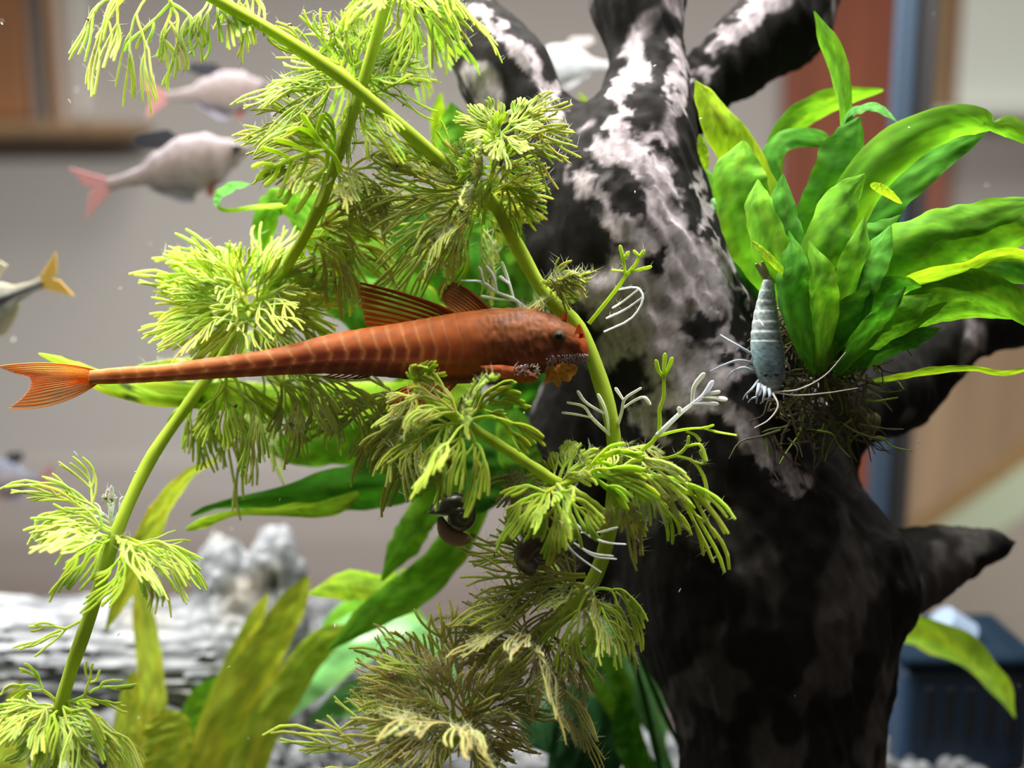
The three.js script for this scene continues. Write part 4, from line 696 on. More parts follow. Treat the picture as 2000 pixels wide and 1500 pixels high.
  single(B, M.lime, [116, 1380, 6], [90, 1400, 12], [70, 1500, 14], { shape: FANS[1], width: 4.6 });
  single(B, M.lime, [116, 1380, 6], [170, 1390, 12], [190, 1500, 14], { shape: FANS[0], width: 4.6 });
  single(B, M.bright, [116, 1380, 6], [200, 1340, 10], [265, 1330, 12], { shape: SPARSE[2], width: 4.4 });
  single(B, M.bright, [116, 1380, 6], [200, 1390, 12], [275, 1500, 14], { shape: SPARSE[1], width: 4 });
  single(B, M.bright, [116, 1380, 6], [60, 1310, 8], [0, 1330, 10], { shape: SPARSE[2], width: 4.2 });
  single(B, M.bright, [180, 1200, 4], [120, 1240, 8], [40, 1250, 10], { shape: SPARSE[0], width: 4 });
  for (const [k, t, v] of [[[400, 540, -6], [330, 470, -6], 2], [[430, 500, -4], [430, 440, -4], 4], [[480, 500, -2], [510, 460, -2], 5], [[540, 560, -2], [610, 520, -2], 2], [[390, 600, -2], [250, 590, -2], 4], [[420, 640, -4], [330, 650, -4], 2], [[540, 620, -6], [640, 640, -6], 5], [[460, 650, -6], [420, 690, -6], 4], [[530, 650, -6], [560, 690, -6], 2], [[580, 570, -6], [710, 570, -8], 4], [[600, 620, -8], [700, 650, -9], 2], [[400, 560, -2], [300, 540, -2], 5]]) single(B, M.bright, [485, 598, -9], k, t, { shape: FANS[v], fuzz: 0.5, width: 3.8, lean: 0.3 });
  for (const [b, k, t, v] of [[[655, 322, -1], [560, 250, 0], [450, 290, -2], 2], [[655, 322, -3], [570, 200, 2], [450, 220, 2], 4], [[655, 322, -1], [560, 230, 0], [420, 260, -2], 5], [[600, 450, -3], [660, 520, -4], [640, 620, -8], 4], [[600, 450, -3], [720, 520, -6], [730, 600, -10], 2], [[600, 450, -3], [700, 450, -6], [800, 500, -12], 5]]) single(B, M.drab, b, k, t, { shape: FANS[v], fuzz: 3, width: 4 });
  for (const [b, k, t, v] of [[[420, 716, -12], [470, 790, -10], [520, 900, -8], 2], [[420, 716, -12], [380, 800, -12], [400, 900, -10], 3], [[470, 700, -12], [600, 800, -12], [560, 890, -10], 4], [[520, 690, -14], [650, 770, -12], [660, 910, -10], 5]]) single(B, M.lime, b, k, t, { shape: FANS[v], fuzz: 2, width: 4 });
  for (const [k, t, v] of [[[60, 1470, 10], [20, 1500, 12], 2], [[150, 1430, 12], [150, 1520, 12], 5], [[100, 1450, 12], [100, 1530, 14], 2], [[40, 1390, 10], [-10, 1440, 10], 4], [[160, 1450, 14], [220, 1540, 14], 4], [[60, 1400, 0], [10, 1400, -2], 1]]) single(B, M.bright, [112, 1395, 6], k, t, { shape: FANS[v], width: 4.6, lean: 0.3, tone: 0.9 });
  drawnLeaf(B, M.lime, 8, 13, 11, [[[664, 336], [659, 317], [642, 296], [604, 299], [572, 308], [546, 321], [529, 327]], [[604, 299], [593, 327], [576, 359], [555, 398]], [[570, 312], [559, 351], [544, 385]], [[546, 323], [536, 346], [519, 363]], [[529, 325], [512, 338], [502, 351]], [[534, 321], [512, 319], [493, 327]], [[563, 308], [542, 297], [510, 289]], [[602, 296], [568, 280], [538, 272]], [[642, 296], [615, 267], [585, 250], [561, 257]], [[625, 276], [606, 248], [589, 223]], [[619, 262], [624, 240], [632, 223]], [[640, 299], [638, 321], [627, 336], [604, 349], [566, 359]], [[627, 338], [610, 368], [593, 393], [578, 415]], [[636, 338], [630, 372], [617, 404]]]);
  fuzzParts(B);

  // C: side shoot under the belly of the catfish
  const C = thing('feathery_stem_plant', P(1180, 1000, 4), 'short green feathery shoot under the belly of the catfish', 'plant');
  stalk(C, [[1185, 1010, 0], [1140, 975, 4], [1090, 944, 8], [1000, 885, 10], [908, 826, 12], [850, 790, 12], [815, 760, 11]], 12, 9);
  whorl(C, 908, 826, 12, [-0.8, 0.5, 0.1], 6, 160, M.lime, { droop: 0.15, fuzz: 1, seed: 41, width: 5.2, tone: 0.8 });
  single(C, M.lime, [908, 826, 12], [880, 880, 16], [860, 970, 16], { shape: FANS[1], width: 5.5, tone: 0.8 });
  single(C, M.lime, [908, 826, 12], [820, 840, 14], [760, 930, 14], { shape: FANS[2], width: 5.2, fuzz: 2, tone: 0.8 });
  single(C, M.lime, [908, 826, 12], [950, 870, 16], [900, 980, 16], { shape: FANS[3], width: 5.5, tone: 0.8 });
  single(C, M.lime, [908, 826, 12], [980, 800, 16], [1060, 860, 16], { shape: SPARSE[1], width: 5.2, tone: 0.8 });
  single(C, M.lime, [908, 826, 12], [960, 760, 12], [1030, 770, 12], { shape: FANS[1], width: 5.0, tone: 0.8 });
  single(C, M.drab, [908, 826, 12], [850, 760, 15], [770, 790, 16], { shape: FANS[4], width: 5.0, fuzz: 1 });
  single(C, M.lime, [815, 760, 11], [830, 720, 14], [860, 690, 14], { shape: FANS[5], width: 4.8, tone: 0.8, lean: 0.6 });
  single(C, M.drab, [815, 760, 11], [800, 715, 14], [860, 735, 15], { shape: FANS[2], width: 4.8, lean: 0.5 });
  single(C, M.drab, [815, 760, 11], [800, 790, 13], [740, 850, 13], { shape: FANS[2], width: 5.2, fuzz: 2 });
  single(C, M.drab, [800, 790, 8], [780, 850, 8], [760, 980, 8], { shape: FANS[4], width: 5.2, fuzz: 3 });
  whorl(C, 1092, 945, 8, [-0.7, 0.6, 0.3], 6, 150, M.lime, { droop: 0.2, fuzz: 1, seed: 43, width: 5.5, tone: 0.9 });
  single(C, M.lime, [1092, 950, 9], [1090, 1000, 14], [1060, 1080, 14], { shape: FANS[3], width: 6.2, tone: 0.9 });
  single(C, M.lime, [1092, 950, 9], [1130, 990, 14], [1150, 1060, 14], { shape: FANS[0], width: 6.2, tone: 0.9 });
  single(C, M.lime, [1092, 950, 9], [1030, 960, 14], [980, 1050, 14], { shape: FANS[1], width: 6.0, tone: 0.9 });
  single(C, M.lime, [1092, 945, 9], [1180, 910, 14], [1275, 960, 14], { shape: FANS[3], width: 6.0 });
  single(C, M.lime, [1092, 945, 9], [1180, 890, 12], [1250, 870, 12], { shape: SPARSE[0], width: 6.2 });
  single(C, M.bright, [1150, 930, 8], [1270, 890, 12], [1330, 1010, 12], { shape: FANS[0], width: 5.2, fuzz: 2, tone: 0.9 });
  single(C, M.lime, [1160, 930, 8], [1340, 900, 12], [1388, 1080, 12], { shape: FANS[3], width: 5.8, fuzz: 3 });
  single(C, M.drab, [1160, 930, 8], [1260, 940, 10], [1290, 1100, 10], { shape: FANS[2], width: 5.2, fuzz: 4 });
  single(C, M.brownish, [1040, 930, 2], [1000, 940, 2], [960, 1000, 2], { shape: FANS[5], width: 4.0, fuzz: 8 });
  for (const [b, k, t, v] of [[[815, 760, 0], [700, 780, -6], [590, 900, -8], 2], [[815, 760, 0], [740, 820, -6], [660, 930, -6], 5], [[815, 760, 0], [780, 850, -2], [720, 930, -4], 4], [[815, 770, 0], [820, 880, 0], [790, 1010, 0], 2], [[815, 770, 0], [850, 880, 2], [830, 990, 2], 4]]) single(C, M.drab, b, k, t, { shape: FANS[v], fuzz: 3, width: 5.0 });
  fuzzParts(C);
}

// ---------------------------------------------------------------- the catfish
{
  const f = thing('catfish', P(700, 700, 3), 'slender orange brown whiptail catfish with bristled mouth resting across the feathery plants', 'fish');
  const prof = [[176, 723, 751, 7], [215, 719, 750, 9], [250, 716, 749, 10], [320, 711, 745, 13], [400, 700, 741, 18], [448, 694, 738, 22], [520, 683, 734, 28], [580, 670, 731, 34], [640, 654, 730, 42], [700, 643, 732, 49], [760, 634, 737, 54], [820, 624, 743, 60], [886, 612, 749, 64], [930, 606, 748, 66], [976, 603, 742, 66], [1032, 604, 735, 62], [1060, 609, 729, 58], [1088, 618, 722, 52], [1112, 631, 716, 44], [1130, 646, 711, 34], [1141, 660, 706, 24], [1147, 672, 700, 13], [1149, 682, 692, 4]];
  const tailward = (x) => 0.6 * smooth(x, 560, 260);
  const N = 640, K = 84, Z = 3, pos = [], col = [], idx = [];
  const topC = new THREE.CatmullRomCurve3(prof.map((p) => V3(p[0], p[1], 0)), false, 'centripetal'), botC = new THREE.CatmullRomCurve3(prof.map((p) => V3(p[0], p[2], p[3])), false, 'centripetal');
  const ringX = [], scutes = [205, 240, 272, 307, 349, 397, 448, 486, 528, 566, 604, 638, 670, 702, 732, 760, 788, 815, 842, 868, 893, 917];
  for (let i = 0; i <= N; i++) {
    const t = i / N, a = topC.getPoint(t), b = botC.getPoint(t), x = (a.x + b.x) / 2, cy = (a.y + b.y) / 2, hh = (b.y - a.y) / 2, hw = b.z;
    ringX.push(x);
    for (let j = 0; j < K; j++) {
      const q = j / K * 2 * Math.PI, c = Math.cos(q), s = Math.sin(q), pw = 0.86, sx = Math.sign(c) * Math.pow(Math.abs(c), pw), sy = Math.sign(s) * Math.pow(Math.abs(s), s < 0 ? 0.72 : 0.95);
      // plates: each scute swells towards its hind edge, edges bow backwards
      const bow = x - 20 * (1 - Math.abs(s)) * (1 - tailward(x)) + 6; let lift = 0, edge = 0, cell = 0;
      if (x < 950) {
        let k = 0; for (let m = 0; m < scutes.length; m++) if (bow >= scutes[m]) k = m;
        const w0 = scutes[k], w1 = scutes[k + 1] ?? w0 + 28, u = clamp((bow - w0) / (w1 - w0), 0, 1), fade = smooth(x, 945, 800);
        lift = -0.035 * Math.exp(-u * u * 60) * fade + 0.018 * (1 - u) * fade; edge = (Math.exp(-u * u * 45) + Math.exp(-(1 - u) * (1 - u) * 90)) * fade; cell = u * fade;
      }
      const keel = 0.03 * Math.exp(-Math.pow((s + 0.28) / 0.09, 2)) * smooth(x, 960, 700);
      const head = smooth(x, 880, 1000), bump = 0.03 * noise(x * 0.03, q * 2.2, 4) * head + 0.024 * noise(x * 0.11, q * 6, 2) * head + 0.022 * noise(x * 0.03, q * 16, 9) * head * Math.max(0, s);
      const brow = 0.1 * Math.exp(-(Math.pow((x - 1091) / 20, 2) + Math.pow((s - 0.42) / 0.3, 2))) * (1 - smooth(x, 1120, 1140));
      const k = 1 + lift + keel + bump + brow, py = cy - sy * hh * k, off = sx * hw * 1e-4 * k;
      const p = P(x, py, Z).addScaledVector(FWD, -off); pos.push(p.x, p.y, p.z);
      // skin colour, darker down the flank and belly
      const n1 = noise(x * 0.05, q * 3, 1), n2 = noise(x * 0.16, q * 9, 6), n3 = noise(x * 0.025, q * 26, 3), tail = smooth(x, 640, 240);
      let r = lerp(0.37, 0.50, tail), g = lerp(0.085, 0.155, tail), bl = lerp(0.010, 0.026, tail);
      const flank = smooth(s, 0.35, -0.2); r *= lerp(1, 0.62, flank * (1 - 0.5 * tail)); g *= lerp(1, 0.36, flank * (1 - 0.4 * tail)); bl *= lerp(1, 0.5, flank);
      const e = edge * (s > -0.5 ? 1 : 0.3) * 0.55; r = lerp(r, 0.60, e * 0.7); g = lerp(g, 0.21, e); bl = lerp(bl, 0.07, e);
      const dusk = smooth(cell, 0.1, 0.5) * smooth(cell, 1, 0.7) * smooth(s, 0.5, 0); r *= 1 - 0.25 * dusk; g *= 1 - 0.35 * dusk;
      const line = Math.exp(-Math.pow((s + 0.28) / 0.07, 2)) * smooth(x, 980, 760); r = lerp(r, 0.58, line * 0.6); g = lerp(g, 0.16, line * 0.6); bl = lerp(bl, 0.08, line * 0.6);
      r *= lerp(1, 0.54, head); g *= lerp(1, 0.68, head * (s > 0 ? 1 : 0.6)); bl *= lerp(1, 1.1, head);
      let k2 = 1 + 0.3 * n1 + 0.3 * n2 * (0.4 + head) + 0.6 * n3 * head * smooth(s, 0.0, 0.5) - 0.5 * smooth(n2, 0.1, 0.4) * head;
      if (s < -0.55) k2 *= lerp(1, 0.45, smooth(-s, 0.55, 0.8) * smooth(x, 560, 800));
      const nose = smooth(x, 1105, 1140); r = lerp(r, 0.42, nose * 0.5);
      const lip = smooth(x, 1058, 1075) * smooth(s, -0.1, -0.5); r = lerp(r, 0.34, lip * 0.7); g = lerp(g, 0.13, lip * 0.7); bl = lerp(bl, 0.12, lip * 0.7);
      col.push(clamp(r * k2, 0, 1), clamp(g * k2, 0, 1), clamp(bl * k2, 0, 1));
      if (i) { const A = (i - 1) * K + j, B = (i - 1) * K + (j + 1) % K; idx.push(A, A + K, B, B, A + K, B + K); }
    }
  }
  for (const [r0, flip] of [[0, false], [N * K, true]]) { const c = V3(); for (let j = 0; j < K; j++) c.add(V3(pos[(r0 + j) * 3], pos[(r0 + j) * 3 + 1], pos[(r0 + j) * 3 + 2])); c.multiplyScalar(1 / K); const id = pos.length / 3; pos.push(c.x, c.y, c.z); col.push(0.4, 0.1, 0.03); for (let j = 0; j < K; j++) { const a = r0 + j, b = r0 + (j + 1) % K; flip ? idx.push(a, id, b) : idx.push(a, b, id); } }
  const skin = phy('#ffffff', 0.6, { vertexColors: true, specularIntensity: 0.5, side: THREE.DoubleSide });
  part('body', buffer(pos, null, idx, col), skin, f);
  const rayMat = leafy(new THREE.Color(0.62, 0.15, 0.015), 0.4), web = phy(new THREE.Color(0.90, 0.42, 0.08), 0.9, { transmission: 0.6, thickness: 0, transparent: true, opacity: 0.5, side: THREE.DoubleSide });
  const tailRay = leafy(new THREE.Color(0.72, 0.27, 0.035), 0.4), tailWeb = phy(new THREE.Color(0.85, 0.40, 0.08), 0.9, { transmission: 0.5, thickness: 0, transparent: true, opacity: 0.8, side: THREE.DoubleSide });
  const darkWeb = phy(new THREE.Color(0.25, 0.06, 0.02), 0.8, { transmission: 0.3, thickness: 0, transparent: true, opacity: 0.9, side: THREE.DoubleSide });
  const C3 = (l) => new THREE.CatmullRomCurve3(l.map((q) => V3(q[0], q[1], q[2] ?? 0)), false, 'centripetal');
  function fin(name, base, mid, tip, rays, { w = 1.9, dark = () => 1, m = web, rm = rayMat, curl = 0 } = {}) {
    const b = C3(base), c = C3(mid), e = C3(tip), at = (u, t) => { const B = b.getPoint(u), Cc = c.getPoint(u), E = e.getPoint(u), o = 1 - t; return P(o * o * B.x + 2 * o * t * Cc.x + t * t * E.x, o * o * B.y + 2 * o * t * Cc.y + t * t * E.y, o * o * B.z + 2 * o * t * Cc.z + t * t * E.z + curl * Math.sin(u * 9) * t); };
    const s = new Strands();
    for (let i = 0; i < rays; i++) {
      const u = i / (rays - 1), n = 14, d = dark(u), p = (du, t0) => Array.from({ length: n + 1 }, (_, k) => { const t = lerp(t0, 1, k / n); return at(clamp(u + du * (t - t0), 0, 1), t); });
      const rad = (k0, k1) => Array.from({ length: n + 1 }, (_, k) => lerp(k0, k1, k / n) * w * 1e-4 * (i === 0 ? 1.7 : 1));
      s.tube(p(0, 0), rad(1.2, 0.45), [d, d, d], { n: 6, flat: 0.7 });
      if (i && i < rays - 1) for (const q of [-1, 1]) s.tube(p(q * 0.6 / rays, 0.45), rad(0.7, 0.35), [d, d, d], { n: 5, flat: 0.7 });
    }
    const o = part(name, s.build(), rm, f), pos = [], ix = [], U = 40, T = 16;
    for (let i = 0; i <= U; i++) for (let k = 0; k <= T; k++) { const rag = k === T ? 0.02 * Math.sin(i * 2.4) : 0, q = at(i / U, k / T * 0.985 + rag); pos.push(q.x, q.y, q.z); if (i && k) { const a = (i - 1) * (T + 1) + k - 1; ix.push(a, a + 1, a + T + 1, a + 1, a + T + 2, a + T + 1); } }
    sub('fin_membrane', buffer(pos, null, ix), m, o, f);
  }
  fin('tail_fin', [[190, 724, Z], [188, 736, Z], [190, 749, Z]], [[105, 700, Z], [115, 722, Z + 1], [120, 738, Z + 1], [118, 756, Z], [110, 806, Z]], [[-6, 716, Z], [25, 728, Z], [58, 738, Z], [60, 752, Z], [44, 776, Z], [16, 797, Z]], 20, { w: 1.2, m: tailWeb, rm: tailRay, dark: (u) => 0.9 + 0.9 * (1 - Math.abs(u - 0.5) * 1.4) });
  fin('dorsal_fin', [[884, 613, Z], [850, 622, Z], [800, 632, Z], [745, 640, Z]], [[815, 578, Z], [785, 600, Z], [762, 622, Z], [735, 640, Z]], [[704, 553, Z], [704, 580, Z], [710, 615, Z], [716, 642, Z]], 9, { w: 3.0, dark: (u) => 0.5 + u * 0.7 });
  fin('pectoral_fin', [[958, 608, Z - 5], [930, 611, Z - 5], [890, 612, Z - 5]], [[905, 550, Z - 8], [890, 580, Z - 8], [870, 596, Z - 8]], [[868, 549, Z - 12], [857, 566, Z - 12], [866, 592, Z - 12]], 9, { w: 2.6, dark: (u) => 0.35 + 0.4 * u, m: darkWeb });
  fin('pectoral_fin', [[892, 744, Z + 4], [866, 748, Z + 5], [838, 742, Z + 5]], [[862, 782, Z + 6], [818, 778, Z + 7], [798, 752, Z + 7]], [[815, 802, Z + 7], [762, 815, Z + 8], [758, 778, Z + 8]], 10, { w: 2.4, dark: (u) => 0.5 + 0.3 * u, m: darkWeb });
  fin('anal_fin', [[728, 729, Z], [690, 729, Z], [655, 727, Z]], [[715, 738, Z], [675, 738, Z], [645, 734, Z]], [[690, 740, Z], [655, 740, Z], [630, 736, Z]], 6, { w: 1.6, dark: () => 0.5 });
  // gill flap, spines, bristles, mouth
  const flap = blade([[938, 716, Z + 6.6], [970, 724, Z + 7], [1010, 731, Z + 7], [1052, 740, Z + 6]], [6, 24, 30, 18], { fold: 0.3, seed: 77, n: 16 });
  part('gill_flap', flap, leafy(new THREE.Color(0.36, 0.09, 0.03), 0.15), f);
  const r = RNG(9), br = new Strands();
  const skinAt = (x, q) => { let i = 0; while (i < N && ringX[i] < x) i++; const j = (Math.round(q / 6.2832 * K) + K) % K, o = (i * K + j) * 3; return V3(pos[o], pos[o + 1], pos[o + 2]); };
  for (let i = 0; i < 230; i++) {
    const x = lerp(1062, 1147, r()), q = 6.2832 - lerp(0.35, 1.15, r()) - (x > 1120 ? -0.1 : 0), a = skinAt(x, q), b = a.clone().addScaledVector(RIGHT, (r() - 0.35) * 7e-4).addScaledVector(UPV, -(2 + r() * 9) * 1e-4).addScaledVector(FWD, -(2 + r() * 7) * 1e-4);
    br.hair(a, b, 1.0e-4 + r() * 0.9e-4, [1, 0.95, 0.95]);
  }
  for (let i = 0; i < 80; i++) { const x = lerp(1000, 1052, r()), y = lerp(714, 736, r()), a = P(x, y, Z + 6.4), b = P(x + r() * 10, y + (r() - 0.7) * 12, Z + 7.6 + r()); br.hair(a, b, 1.2e-4 + r() * 0.9e-4, [1, 0.86, 0.8]); }
  part('bristles', br.build(), leafy(new THREE.Color(0.62, 0.55, 0.54), 0.2), f);
  const lip = blade([[1066, 716, Z + 3.5], [1082, 728, Z + 4], [1100, 728, Z + 4], [1128, 716, Z + 3]], [14, 44, 40, 14], { fold: -0.4, wave: 0.5, seed: 91, n: 18, roll: 0.5 });
  part('mouth_flap', lip, leafy(new THREE.Color(0.62, 0.27, 0.05), 0.4), f);
  const red = leafy(new THREE.Color(0.55, 0.09, 0.012), 0.15), sp = new Strands();
  for (const [x0, y0, x1, y1, z, w] of [[1100, 622, 1107, 609, 2, 6], [1131, 648, 1131, 634, 5, 8], [1045, 607, 1058, 601, 0, 8], [1137, 656, 1136, 642, 4, 6]]) sp.tube([P(x0, y0 + 4, Z + z), P((x0 + x1) / 2, (y0 + y1) / 2, Z + z), P(x1, y1, Z + z)], [w * 1.2e-4, w * 0.75e-4, w * 0.25e-4], [1, 1, 1], { n: 9 });
  part('snout_spines', sp.build(), red, f);
  const eye = (z, sgn) => {
    const c = P(1091, 657, z), o = part('eye', new THREE.SphereGeometry(13e-4, 24, 16).translate(c.x, c.y, c.z), phy(new THREE.Color(0.07, 0.045, 0.022), 0.6, { specularIntensity: 0.2 }), f);
    sub('pupil', new THREE.SphereGeometry(8e-4, 20, 14).translate(c.x, c.y + 1e-4, c.z + sgn * 6.4e-4), phy(new THREE.Color(0.004, 0.004, 0.005), 0.4, { specularIntensity: 0.3 }), o, f);
  };
  eye(Z + 4.75, 1); eye(Z - 4.75, -1);
}

// ---------------------------------------------------------------- the shrimp
{
  const f = thing('shrimp', P(1488, 660, 0), 'grey blue see-through shrimp clinging head down to the driftwood', 'shrimp');
  const shell = phy('#ffffff', 0.75, { vertexColors: true, transmission: 0.3, thickness: 0, side: THREE.DoubleSide, clearcoat: 0.3 });
  const prof = [[1490, 548, 10], [1488, 565, 14], [1486, 590, 19], [1485, 615, 24], [1485, 640, 28], [1486, 665, 31], [1488, 690, 32], [1491, 715, 31], [1494, 738, 26], [1497, 758, 17], [1499, 772, 8]], spine = new THREE.CatmullRomCurve3(prof.map(([x, y, r]) => V3(x, y, r))), pos = [], col = [], ix = [], N = 150, K = 28;
  for (let i = 0; i <= N; i++) for (let j = 0; j < K; j++) {
    const p = spine.getPoint(i / N), q = j / K * 6.2832, y = p.y, seg = y < 668 ? ((y - 548) / 20) % 1 : 0.6, ring = y < 668 ? 0.07 * (0.5 - seg) - 0.05 * Math.exp(-seg * seg * 80) : 0.02, r = p.z * (1 + ring);
    const z = -3 + Math.sin(q) * p.z * 0.09 * (1 + ring) + (y < 600 ? (600 - y) * 0.02 : 0), v = P(p.x + Math.cos(q) * r, y, z); pos.push(v.x, v.y, v.z);
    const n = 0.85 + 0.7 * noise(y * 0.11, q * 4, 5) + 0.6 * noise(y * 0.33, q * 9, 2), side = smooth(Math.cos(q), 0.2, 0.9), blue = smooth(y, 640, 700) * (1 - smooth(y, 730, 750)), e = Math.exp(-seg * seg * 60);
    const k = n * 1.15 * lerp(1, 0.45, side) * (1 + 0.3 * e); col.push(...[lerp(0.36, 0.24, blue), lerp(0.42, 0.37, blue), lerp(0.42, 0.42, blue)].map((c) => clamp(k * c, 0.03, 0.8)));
    if (i) { const a = (i - 1) * K + j, b = (i - 1) * K + (j + 1) % K; ix.push(a, b, a + K, b, b + K, a + K); }
  }
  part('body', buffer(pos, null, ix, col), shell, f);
  const pale2 = leafy(new THREE.Color(0.45, 0.40, 0.27), 0.35), t = new Strands();
  for (const [x, y] of [[1466, 518], [1478, 514], [1494, 512], [1508, 520], [1504, 534]]) t.tube([P(1489, 552, -2.4), P((x + 1489) / 2 + 1, (y + 552) / 2, -2.2), P(x, y, -1.8)], [6e-4, 7e-4, 4e-4], [1, 1, 1], { flat: 0.3, n: 8 });
  part('tail_fan', t.build(), pale2, f);
  const limbs = leafy(new THREE.Color(0.42, 0.47, 0.52), 0.4), wire = (pts, r0, r1, name, m = limbs) => { const p = curveOf(pts).getPoints(24), s = new Strands(); s.tube(p, p.map((_, i) => lerp(r0, r1, i / 24) * 1e-4), [1, 1, 1], { n: 6 }); part(name, s.build(), m, f); };
  for (const p of [[[1465, 712, -3], [1430, 706, -2], [1400, 716, -3], [1376, 728, -6]], [[1462, 696, -3], [1435, 680, -2], [1415, 668, -3], [1396, 656, -6]], [[1462, 728, -3], [1440, 720, -1], [1420, 728, -3], [1408, 742, -6]], [[1470, 745, -2], [1455, 764, 0], [1446, 772, -1], [1440, 782, -5]], [[1478, 755, -1], [1470, 775, 1], [1458, 780, 0], [1450, 788, -4]], [[1515, 700, -4], [1528, 715, -3], [1532, 735, -5], [1528, 752, -8]]]) wire(p, 3, 1.3, 'leg');
  for (const p of [[[1472, 752, 0], [1468, 770, 1], [1466, 790, 0]], [[1482, 758, 0.5], [1482, 772, 1.5], [1478, 788, 1]], [[1490, 762, 0.5], [1492, 776, 1.5], [1488, 786, 1]]]) wire(p, 4.5, 1.5, 'feeding_leg');
  const hairM = leafy(new THREE.Color(0.62, 0.58, 0.55), 0.3);
  wire([[1500, 768, -2], [1540, 774, 0], [1600, 770, 2], [1664, 760, 3]], 1.8, 0.8, 'antenna', hairM);
  wire([[1502, 768, -2], [1550, 762, 1], [1600, 735, 3], [1640, 690, 4]], 1.8, 0.8, 'antenna', hairM);
  wire([[1498, 770, -1], [1508, 795, 1], [1490, 822, 2], [1462, 838, 2]], 2.4, 0.9, 'antenna', hairM);
  for (const x of [1505, 1484]) { const c = P(x, 734, x > 1490 ? -0.8 : -0.9); part('eye', new THREE.SphereGeometry(4.2e-4, 16, 12).translate(c.x, c.y, c.z), phy(new THREE.Color(0.01, 0.01, 0.015), 0.1), f); }
  f.position.addScaledVector(FWD, -0.005); f.scale.setScalar(0.977);
}

// ---------------------------------------------------------------- shoaling fish behind
function tetra(name, label, at, len, turn, tilt, { back, side, belly, dorsal, accents, stripe, group } = {}) {
  const f = thing(name, at, label, 'fish', group), pos = [], col = [], ix = [], N = 60, K = 28;
  const hgt = [[0, 0.012], [0.05, 0.05], [0.14, 0.10], [0.28, 0.18], [0.45, 0.195], [0.62, 0.14], [0.78, 0.06], [0.9, 0.042], [1, 0.045]];
  const hh = (t) => { for (let i = 1; i < hgt.length; i++) if (t <= hgt[i][0]) return lerp(hgt[i - 1][1], hgt[i][1], smooth(t, hgt[i - 1][0], hgt[i][0])); return 0.045; };
  for (let i = 0; i <= N; i++) for (let j = 0; j < K; j++) {
    const t = i / N, q = j / K * 6.2832, h = hh(t), y = Math.sin(q) * h * (Math.sin(q) < 0 ? 1.08 : 0.95), z = Math.cos(q) * h * 0.42 * (1 - 0.5 * t); pos.push((0.42 - t) * len, y * len, z * len);
    const v = Math.sin(q); let c = v > 0 ? side.map((x, k) => lerp(x, back[k], smooth(v, 0.2, 0.9))) : side.map((x, k) => lerp(x, belly[k], smooth(-v, 0.2, 0.8)));
    if (stripe && Math.abs(v + 0.1) < 0.32) c = stripe;
    const n = 0.9 + 0.3 * noise(t * 20, q * 4, 1); col.push(...c.map((x) => x * n));
    if (i) { const a = (i - 1) * K + j, b = (i - 1) * K + (j + 1) % K; ix.push(a, b, a + K, b, b + K, a + K); }
  }
  const tip = pos.length / 3; pos.push(0.424 * len, 0, 0); col.push(...side); for (let j = 0; j < K; j++) ix.push(tip, (j + 1) % K, j);
  mesh('body', buffer(pos, null, ix, col), phy('#ffffff', 0.6, { vertexColors: true, transparent: true, opacity: 0.75, specularIntensity: 0.4, side: THREE.DoubleSide }), f);
  const plate = (name, outline, colour) => { const sh = new THREE.Shape(outline.map(([x, y]) => new THREE.Vector2(x * len, y * len))), g = new THREE.ExtrudeGeometry(sh, { depth: len * 0.006, bevelEnabled: true, bevelSize: len * 0.004, bevelThickness: len * 0.003, bevelSegments: 1, curveSegments: 8 }); g.translate(0, 0, -len * 0.003); mesh(name, g, phy(new THREE.Color(...colour), 0.95, { transmission: 0.35, thickness: 0, specularIntensity: 0.3, transparent: true, opacity: 0.8 }), f); };
  plate('dorsal_fin', [[0.02, 0.13], [-0.08, 0.25], [-0.30, 0.27], [-0.34, 0.22], [-0.26, 0.17], [-0.12, 0.13]], dorsal);
  plate('tail_fin', [[-0.55, 0.03], [-0.78, 0.17], [-0.72, 0.03], [-0.66, 0], [-0.72, -0.04], [-0.78, -0.18], [-0.55, -0.035]], accents[0]);
  plate('anal_fin', [[0.0, -0.15], [-0.06, -0.26], [-0.14, -0.24], [-0.32, -0.10], [-0.3, -0.07]], accents[1]);
  plate('pelvic_fin', [[0.14, -0.15], [0.08, -0.25], [0.04, -0.24], [0.08, -0.15]], accents[2]);
  for (const s of [1, -1]) mesh('eye', new THREE.SphereGeometry(len * 0.03, 14, 10).translate(len * 0.335, len * 0.02, s * len * 0.034), phy(new THREE.Color(0.02, 0.02, 0.02), 0.15), f);
  f.rotation.set(0, turn, tilt); return f;
}
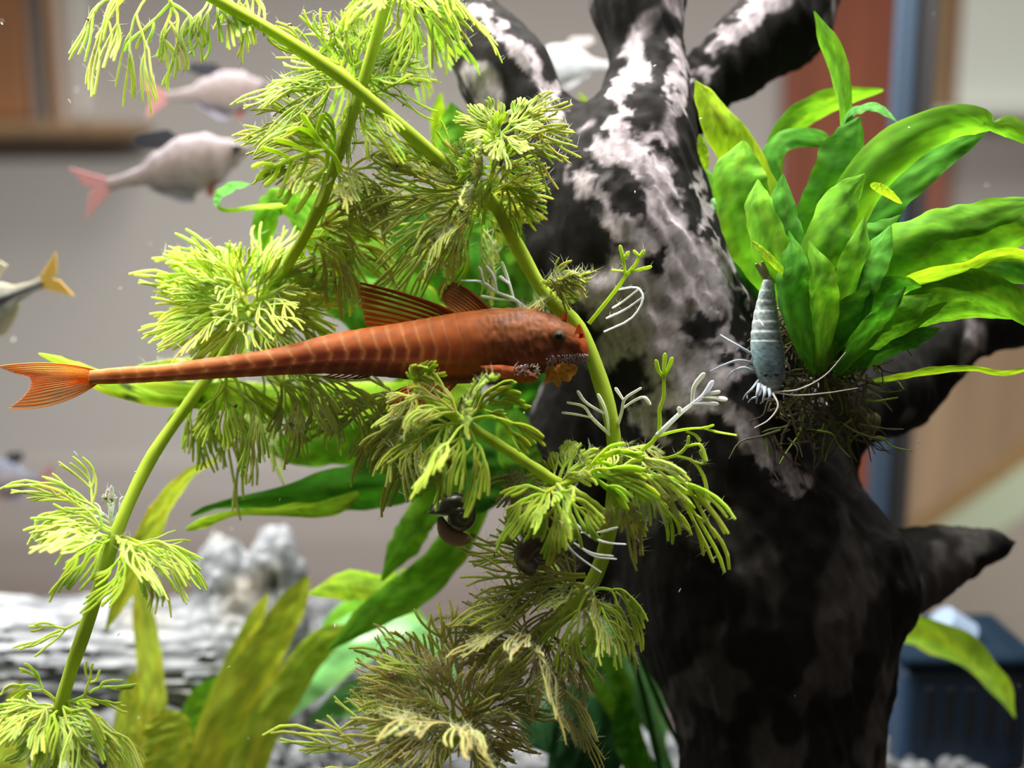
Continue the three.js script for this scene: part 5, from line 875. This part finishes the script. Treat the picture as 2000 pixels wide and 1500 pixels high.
{
  const rosy = { back: [0.22, 0.185, 0.20], side: [0.20, 0.155, 0.145], belly: [0.24, 0.2, 0.2], dorsal: [0.03, 0.03, 0.04], accents: [[0.42, 0.20, 0.20], [0.42, 0.38, 0.50], [0.5, 0.12, 0.1]] };
  tetra('tetra', 'pinkish silver fish with a black dorsal fin and red tail tips, the largest shoaling fish', P(372, 318, -66), 0.037, 0.12, 0.26, rosy);
  tetra('tetra', 'small pale pink fish with a black fin half hidden behind the topmost feathery leaves', P(446, 178, -92), 0.03, 0.5, 0.12, rosy);
  tetra('tetra', 'blurred silver white fish between the two upper driftwood branches', P(1098, 122, -84), 0.026, Math.PI - 0.5, 0.1, { ...rosy, back: [0.3, 0.3, 0.3], side: [0.4, 0.41, 0.43], belly: [0.34, 0.35, 0.36], dorsal: [0.45, 0.42, 0.42], accents: [[0.5, 0.48, 0.48], [0.6, 0.6, 0.62], [0.5, 0.45, 0.45]] });
  tetra('tetra', 'very blurred dark fish low beside the drooping whorl, above the pale log', P(12, 932, -125), 0.03, 2.6, -0.1, { ...rosy, back: [0.14, 0.16, 0.22], side: [0.3, 0.27, 0.3] });
  tetra('stripe_fish', 'white fish with a bold black stripe and yellow tail edge leaving at the picture edge', P(-34, 600, -44), 0.03, Math.PI - 0.2, -0.36, { back: [0.4, 0.36, 0.26], side: [0.5, 0.5, 0.47], belly: [0.45, 0.45, 0.42], stripe: [0.012, 0.016, 0.022], dorsal: [0.6, 0.55, 0.4], accents: [[0.62, 0.42, 0.08], [0.7, 0.66, 0.5], [0.6, 0.58, 0.5]] });
}

// ---------------------------------------------------------------- snails
function snail(label, at, size, rot, col, seed) {
  const f = thing('snail', at, label, 'snail'), pos = [], c = [], ix = [], N = 120, K = 22;
  for (let i = 0; i <= N; i++) {
    const t = i / N, a = t * 2.6 * 2 * Math.PI, R = Math.exp((t - 1) * 2.3), cx = Math.cos(a) * R * 0.5, cy = Math.sin(a) * R * 0.5, r = R * 0.52, h = (1 - R) * 0.55;
    for (let j = 0; j < K; j++) {
      const q = j / K * 6.2832, rr = r * (1 + 0.05 * noise(i * 0.5, q, seed)); pos.push((cx + Math.cos(a) * Math.cos(q) * rr) * size, (cy + Math.sin(a) * Math.cos(q) * rr) * size, (h + Math.sin(q) * rr * 0.9) * size);
      const k = 0.6 + 0.9 * smooth(noise(i * 0.1, q * 1.6, seed), -0.1, 0.5); c.push(col[0] * k, col[1] * k, col[2] * k);
      if (i) { const A = (i - 1) * K + j, B = (i - 1) * K + (j + 1) % K; ix.push(A, B, A + K, B, B + K, A + K); }
    }
  }
  { const id = pos.length / 3, o = N * K * 3, m = [0, 0, 0]; for (let j = 0; j < K; j++) for (let d = 0; d < 3; d++) m[d] += pos[o + j * 3 + d] / K; pos.push(...m); c.push(col[0] * 2.4, col[1] * 2, col[2] * 1.6); for (let j = 0; j < K; j++) ix.push(N * K + j, N * K + (j + 1) % K, id); }
  mesh('shell', buffer(pos, null, ix, c), phy('#ffffff', 0.35, { vertexColors: true, side: THREE.DoubleSide, clearcoat: 0.4 }), f);
  const foot = new Strands(); foot.tube(new THREE.CatmullRomCurve3([V3(-0.4, -0.4, -0.1), V3(0.1, -0.62, -0.1), V3(0.6, -0.5, 0), V3(0.95, -0.25, 0)].map((v) => v.multiplyScalar(size))).getPoints(16), Array.from({ length: 17 }, (_, i) => (0.06 + 0.26 * Math.sin(Math.PI * (i + 1) / 18)) * size), [1, 1, 1], { n: 12, flat: 0.7 });
  mesh('foot', foot.build(), std(new THREE.Color(0.2, 0.13, 0.07), 0.6, { vertexColors: true }), f);
  f.rotation.set(...rot); return f;
}
snail('dark brown round snail under the drooping green shoot tips', P(1048, 1072, 8), 0.0054, [0.2, 0.4, 0.6], [0.035, 0.02, 0.014], 2);
snail('black snail with a brown banded shell beside the wavy green fern leaf', P(890, 1008, 8), 0.0054, [-0.3, 0.5, -0.7], [0.03, 0.022, 0.01], 5);

// ---------------------------------------------------------------- specks drifting in the water
{
  const r = RNG(77), g = new THREE.IcosahedronGeometry(1, 1), n = 110, s = new THREE.InstancedMesh(g, phy(new THREE.Color(0.75, 0.72, 0.70), 0.8, { transmission: 0.3, thickness: 0 }), n), m4 = new THREE.Matrix4(), q = new THREE.Quaternion();
  for (let i = 0; i < n; i++) { const k = (0.5 + r() * 1.5) * 1e-4; q.setFromEuler(new THREE.Euler(r() * 6, r() * 6, r() * 6)); m4.compose(P(r() * 2000, r() * 1500, lerp(-80, 12, r())), q, V3(k * (1 + r() * 4), k, k * 0.7)); s.setMatrixAt(i, m4); }
  s.name = 'floating_specks'; s.castShadow = s.receiveShadow = true; scene.add(s); tag(s, 'tiny pale specks floating in the water', 'specks', null, 'stuff');
}
renderer.render(scene, camera);
